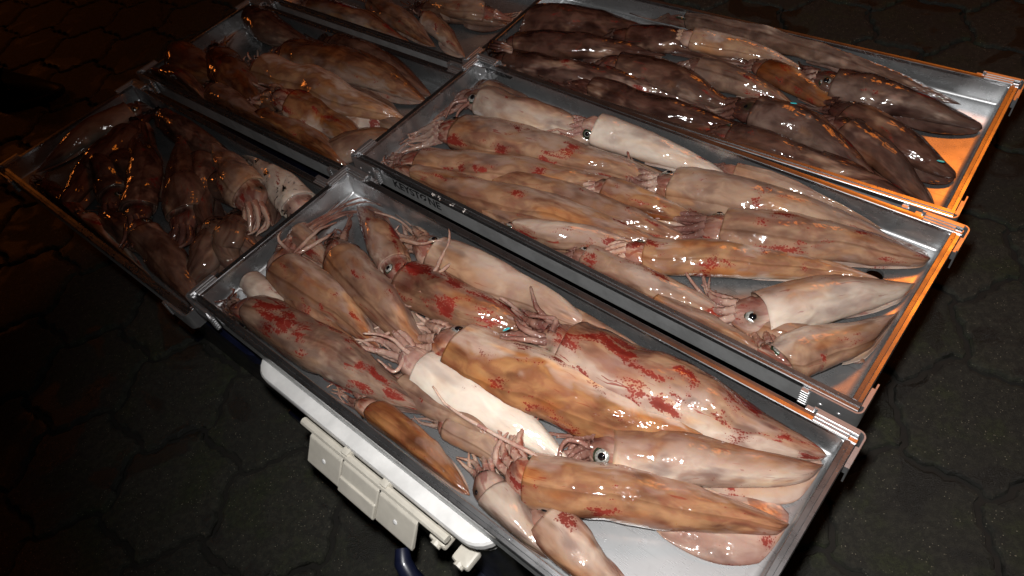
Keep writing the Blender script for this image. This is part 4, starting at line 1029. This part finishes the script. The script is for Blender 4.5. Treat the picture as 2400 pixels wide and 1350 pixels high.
def build_squid(idx, tr, pts, R, roll, fins, col, label):
    rnd = random.Random(idx * 7 + 3)
    P = [Vector(p) for p in pts]
    tx, ty, yaw, rimz, L = TRAYS[tr]
    floor = rimz - TD + .0022
    cy_, sy_ = math.cos(yaw), math.sin(yaw)
    base = P[2].copy(); base.z = floor
    root = empty("squid", base, 0.0, label, 'squid', 'squid heaped in the trays')
    verts, faces, sq, uvw, eyep = [], [], [], [], []
    seed = Vector((idx * 3.37, idx * 1.91, idx * 0.77))
    FL = .82
    phid = math.radians(90 + roll)
    axis = catmull(P[:5], 37)
    for i in range(1, 36):
        f_ = math.sin(math.pi * i / 36)
        nv = mnoise.noise_vector(axis[i] * 7 + seed)
        axis[i] = axis[i] + Vector((nv.x, nv.y, 0)) * R * .34 * f_
    mant_len = sum((axis[i + 1] - axis[i]).length for i in range(36))
    def frame(t):
        t = t.normalized()
        side = t.cross(UP).normalized()
        return t, side, side.cross(t)
    def ring(c, t, r, along, part, flat=FL, wob=0.0, loc_s=0.0):
        t, side, up = frame(t)
        i0 = len(verts)
        for k in range(SEG):
            a = 2 * math.pi * k / SEG
            ca, sa = math.cos(a), math.sin(a)
            h = r * flat * (0.9 if sa < 0 else 1.0)
            # slightly boxy section, as soft bodies settle
            rr_ = 1.0 + .02 * math.cos(4 * a)
            q = c + side * (ca * r * rr_) + up * (sa * h * rr_)
            if wob:
                nv = mnoise.noise_vector((q + seed) * 16.0) * wob * r + mnoise.noise_vector((q + seed) * 45.0) * wob * r * .35
                q = q + nv
            if part == 0 and along > .93:
                dd_ = math.cos(a - phid)
                q = q + t * R * (along - .93) / .07 * (.10 * max(0, dd_) ** 3 + .05 * mnoise.noise((q + seed) * 40))
            ep = 0.0
            if part == 1:
                ep = math.exp(-((along - 1.125) / .055) ** 2) * max(math.exp(-((math.cos(a - phid)) / .42) ** 2), 0)
            eyep.append(ep)
            verts.append(q)
            sq.append((along, math.cos(a - phid), part))
            uvw.append(Vector((loc_s, ca * R, sa * R * .8)) + seed)
        return i0
    def bridge(a, b_):
        for k in range(SEG):
            j = (k + 1) % SEG
            faces.append((a + k, a + j, b_ + j, b_ + k))
    rings = []
    t0 = axis[1] - axis[0]
    rings.append(ring(axis[0] - t0.normalized() * .001, t0, R * .012, 0, 0))
    for i, c in enumerate(axis):
        s = i / 36
        t = axis[min(i + 1, 36)] - axis[max(i - 1, 0)]
        r = interp(s, PS, PR) * R
        rings.append(ring(c, t, r, s, 0, FL + .12 * (1 - s) ** 2, .135, s * mant_len))
    tC = (axis[36] - axis[34]).normalized()
    # mantle lip folds in, then the head comes out of it
    for off_, rad in ((.0035, .935), (.0035, .90), (.000, .86), (-.005, .80)):
        rings.append(ring(axis[36] + tC * off_, tC, R * rad, 1.0, 0, FL, .05, mant_len + off_))
    hd = P[5] - P[4]
    hl = min(max(hd.length, R * .85), R * 1.35)
    hdir = hd.normalized()
    dirs = []
    for k, (tt, rad) in enumerate(((-.02, .74), (.10, .72), (.25, .74), (.42, .77), (.56, .75), (.72, .66), (.88, .57), (1.0, .50), (1.08, .36), (1.10, .05))):
        dd = tC.lerp(hdir, min(1, max(0, tt * 1.6))).normalized()
        c = axis[36] + tC * min(tt, .25) * hl + hdir * max(0, tt - .25) * hl
        rings.append(ring(c, dd, R * rad, 1.0 + .3 * tt, 1, .70, .14, mant_len + tt * hl))
        dirs.append((c, dd, rad))
    for a, b_ in zip(rings, rings[1:]):
        bridge(a, b_)
    faces.append(tuple(range(rings[-1], rings[-1] + SEG)))
    faces.append(tuple(reversed(range(rings[0], rings[0] + SEG))))
    hc = dirs[-2][0]
    # ---- arms and tentacles
    def tube(path, r0, r1, part=2.0, seg=7, suck=True):
        pv = None
        n0 = len(verts); n = len(path)
        ln = 0
        for i, p in enumerate(path):
            t = (path[min(i + 1, n - 1)] - path[max(i - 1, 0)]).normalized()
            a = pv if pv is not None else (UP if abs(t.z) < .9 else Vector((1, 0, 0)))
            s = (a - t * a.dot(t)).normalized(); pv = s
            u = t.cross(s)
            f = i / (n - 1)
            r = r0 + (r1 - r0) * f
            if suck: r *= 1 + .10 * math.sin(i * 2.4)
            if i: ln += (p - path[i - 1]).length
            for k in range(seg):
                an = 2 * math.pi * k / seg
                verts.append(p + (s * math.cos(an) + u * math.sin(an)) * r)
                sq.append((1.5, math.sin(an), part)); eyep.append(0.0)
                uvw.append(Vector((ln + mant_len, r * math.cos(an), r * math.sin(an))) + seed + Vector((0, rnd.random() * 0, 0)))
        for i in range(n - 1):
            for k in range(seg):
                j = (k + 1) % seg
                faces.append((n0 + i * seg + k, n0 + i * seg + j, n0 + (i + 1) * seg + j, n0 + (i + 1) * seg + k))
        faces.append(tuple(range(n0 + (n - 1) * seg, n0 + n * seg)))
    t_, side, up = frame(hdir)
    if len(P) > 6:
        end = P[6] - Vector((0, 0, .008))
    else:
        end = hc + hdir * R * 1.5 + Vector((0, 0, -.008))
    av = end - hc
    alen = max(av.length, R * 1.3)
    adir = av.normalized()
    hz = math.atan2(hdir.y, hdir.x)
    az = math.atan2(adir.y, adir.x)
    dz = (az - hz + math.pi) % (2 * math.pi) - math.pi
    zend = min(end.z, hc.z)
    for k in range(10):
        tent = k >= 8
        an = 2 * math.pi * (k + .5) / 8
        ca, sa = math.cos(an), math.sin(an)
        o0 = (side * ca + up * sa * .75) * R * (.10 if tent else .33)
        ln = alen * rnd.uniform(1.0, 1.5) * (1.35 if tent else 1.0)
        n = 20
        p = hc - hdir * R * .15 + o0
        z0 = p.z
        zt = zend - R * .05 + sa * R * .10 + rnd.uniform(-.05, .12) * R
        head_ = hz - ca * .10
        bend = rnd.uniform(-.9, .9)
        path = []
        for i in range(n):
            f = i / (n - 1)
            path.append(Vector((p.x, p.y, z0 + (zt - z0) * min(1, f * 1.5) + .10 * R * math.sin(f * 5 + k))))
            hdg = head_ + dz * min(1, f * 1.8) - ca * .30 * (1 - 1.7 * f) + bend * f * f * 1.5 + .35 * math.sin(f * 7 + k * 1.7) * f
            p = p + Vector((math.cos(hdg), math.sin(hdg), 0)) * (ln / (n - 1))
        tube(path, R * (.10 if tent else .205), R * (.055 if tent else .035))
    for key, paths in EXTRA_ARMS.items():
        if key in label:
            for pp in paths:
                q = catmull([Vector(x) for x in pp], 16)
                for i in range(16):
                    q[i] += mnoise.noise_vector(q[i] * 60 + seed) * .002
                tube(q, R * .115, R * .04, 2.0, 8)
    # ---- fins: two thin flaps along the rear half
    for sgn, fl_ in ((1, 'R'), (-1, 'L')):
        spread = 1.0 if fins == 'B' else (1.0 if fins == fl_ else rnd.choice((.12, .2, .3, .6)))
        wmax = R * .95 * spread
        NU, NV = 16, 6
        idx0 = len(verts)
        for top in (1, -1):
            for i in range(NU + 1):
                s = .015 + .52 * i / NU
                ii = min(35, int(s * 36)); c = axis[ii].lerp(axis[ii + 1], s * 36 - ii)
                t, sd, upv = frame(axis[min(ii + 1, 36)] - axis[max(ii - 1, 0)])
                r = interp(s, PS, PR) * R
                w = wmax * (math.sin(math.pi * min(1, (i / NU)) ** .8)) ** .8
                for j in range(NV + 1):
                    f = j / NV
                    lat = r * .90 + w * f
                    drop = -.25 * r * FL - f * f * (.35 * w + .3 * (c.z - floor)) + mnoise.noise((c + sd * f * .05 + seed) * 30) * .004 * f
                    p = c + sd * sgn * lat + UP * drop + UP * top * .0011 * (1 - f * .8)
                    verts.append(p)
                    sq.append((s, -.2 + .5 * (1 - f) , .75)); eyep.append(0.0)
                    uvw.append(Vector((s * mant_len, sgn * lat, drop * .5)) + seed)
        n1 = (NU + 1) * (NV + 1)
        for i in range(NU):
            for j in range(NV):
                a = idx0 + i * (NV + 1) + j
                q4 = (a, a + 1, a + NV + 2, a + NV + 1)
                faces.append(q4 if sgn > 0 else q4[::-1])
                q4 = tuple(x + n1 for x in q4)
                faces.append(q4[::-1] if sgn > 0 else q4)
            a = idx0 + i * (NV + 1) + NV
            faces.append((a, a + n1, a + n1 + NV + 1, a + NV + 1))
    # ---- settle inside the tray: soft contact with floor and walls
    def settle(q, keep_over=False):
        dx, dy = q.x - tx, q.y - ty
        u, v = dx * cy_ + dy * sy_, -dx * sy_ + dy * cy_
        def soft(x, lim, m_):          # presses against the wall without ever folding flat
            return x if x > lim + m_ else lim + m_ * math.exp((x - lim - m_) / m_ * .45)
        u = soft(u, .0165, .010); u = L - soft(L - u, .0165, .010)
        v = soft(v, .0165, .010); v = TW - soft(TW - v, .0165, .010)
        z = floor + soft(q.z - floor, .0003, .006)
        return Vector((tx + u * cy_ - v * sy_, ty + u * sy_ + v * cy_, z))
    verts2 = [settle(q) - base for q in verts]
    o = link("body", verts2, faces, M['skin'], root, True)
    me = o.data
    at = me.attributes.new('sq', 'FLOAT_VECTOR', 'POINT'); at.data.foreach_set('vector', [x for v in sq for x in v])
    at = me.attributes.new('uvw', 'FLOAT_VECTOR', 'POINT'); at.data.foreach_set('vector', [x for v in uvw for x in v])
    at = me.attributes.new('eye_patch', 'FLOAT', 'POINT'); at.data.foreach_set('value', eyep)
    for nme, v in zip(('orange', 'white', 'red', 'dark', 'ink'), col):
        o[nme] = float(v)
    # ---- eyes
    c, dd, rad = dirs[3]
    t, sd, upv = frame(dd)
    er = R * (.27 if 48 <= abs(roll) <= 70 else .22)
    for sgn in (1, -1):
        a = phid + sgn * math.pi / 2
        n_ = (sd * math.cos(a) + upv * math.sin(a)).normalized()
        pos = c + sd * math.cos(a) * R * .73 + upv * math.sin(a) * R * .73 * .70
        pos = settle(pos)
        look = (n_ + UP * .35).normalized()
        if n_.z < -.55:
            continue
        m_ = MB(); m_.dome(pos - look * er * .46 - base, look, er * 1.30, er * .50, 18, 5)
        e = m_.build("eye", M['socket'], root, True)
        m_ = MB(); m_.dome(pos - look * er * .20 - base, look, er * (.98 if er > R * .25 else .80), er * .34, 18, 4)
        m_.build("iris", M['iris'], e, True)
        m_ = MB(); m_.dome(pos + look * er * .03 - base, look, er * (.52 if er > R * .25 else .56), er * .27, 14, 4)
        m_.build("pupil", M['pupil'], e, True)
    return root

for i, (tr, pts, R, roll, fins, col, label) in enumerate(SQUIDS):
    build_squid(i, tr, pts, R, roll, fins, col, label)

# ------------------------------------------------------------------ small bits
def flake(p, rz, label):
    m_ = MB()
    pts_ = [(.004 * math.cos(2 * math.pi * i / 10) * 1.5, .0016 * math.sin(2 * math.pi * i / 10)) for i in range(10)]
    m_.loft([(pts_, 0), ([(x * .8, y * .8) for x, y in pts_], .0012)])
    o = m_.build("fish_scale", M['scale'], None, loc=p, rot=(0, 0, rz))
    tag(o, label, 'scale')
for p, rz, label in FLAKES:
    flake(p, rz, label)
def lump(p, size, seed_, label):
    rnd = random.Random(seed_)
    m_ = MB()
    for k in range(12):
        a = rnd.uniform(0, 6.28); r = size * math.sqrt(rnd.random())
        c_ = Vector((r * math.cos(a) * 1.5, r * math.sin(a) * .7, rnd.uniform(-.1, .5) * size))
        rr_ = size * rnd.uniform(.12, .26)
        m_.dome(c_, (rnd.uniform(-.5, .5), rnd.uniform(-.5, .5), 1), rr_, rr_ * rnd.uniform(.7, 1.2), 8, 3)
    o = m_.build("crumb", M['slime'], None, True, loc=p, rot=(0, 0, rnd.uniform(0, 3)))
    tag(o, label, 'crumb', 'white crumbs on the rim of the lettered tray')
for i, (p, size, label) in enumerate(LUMPS):
    lump(p, size, i, label)
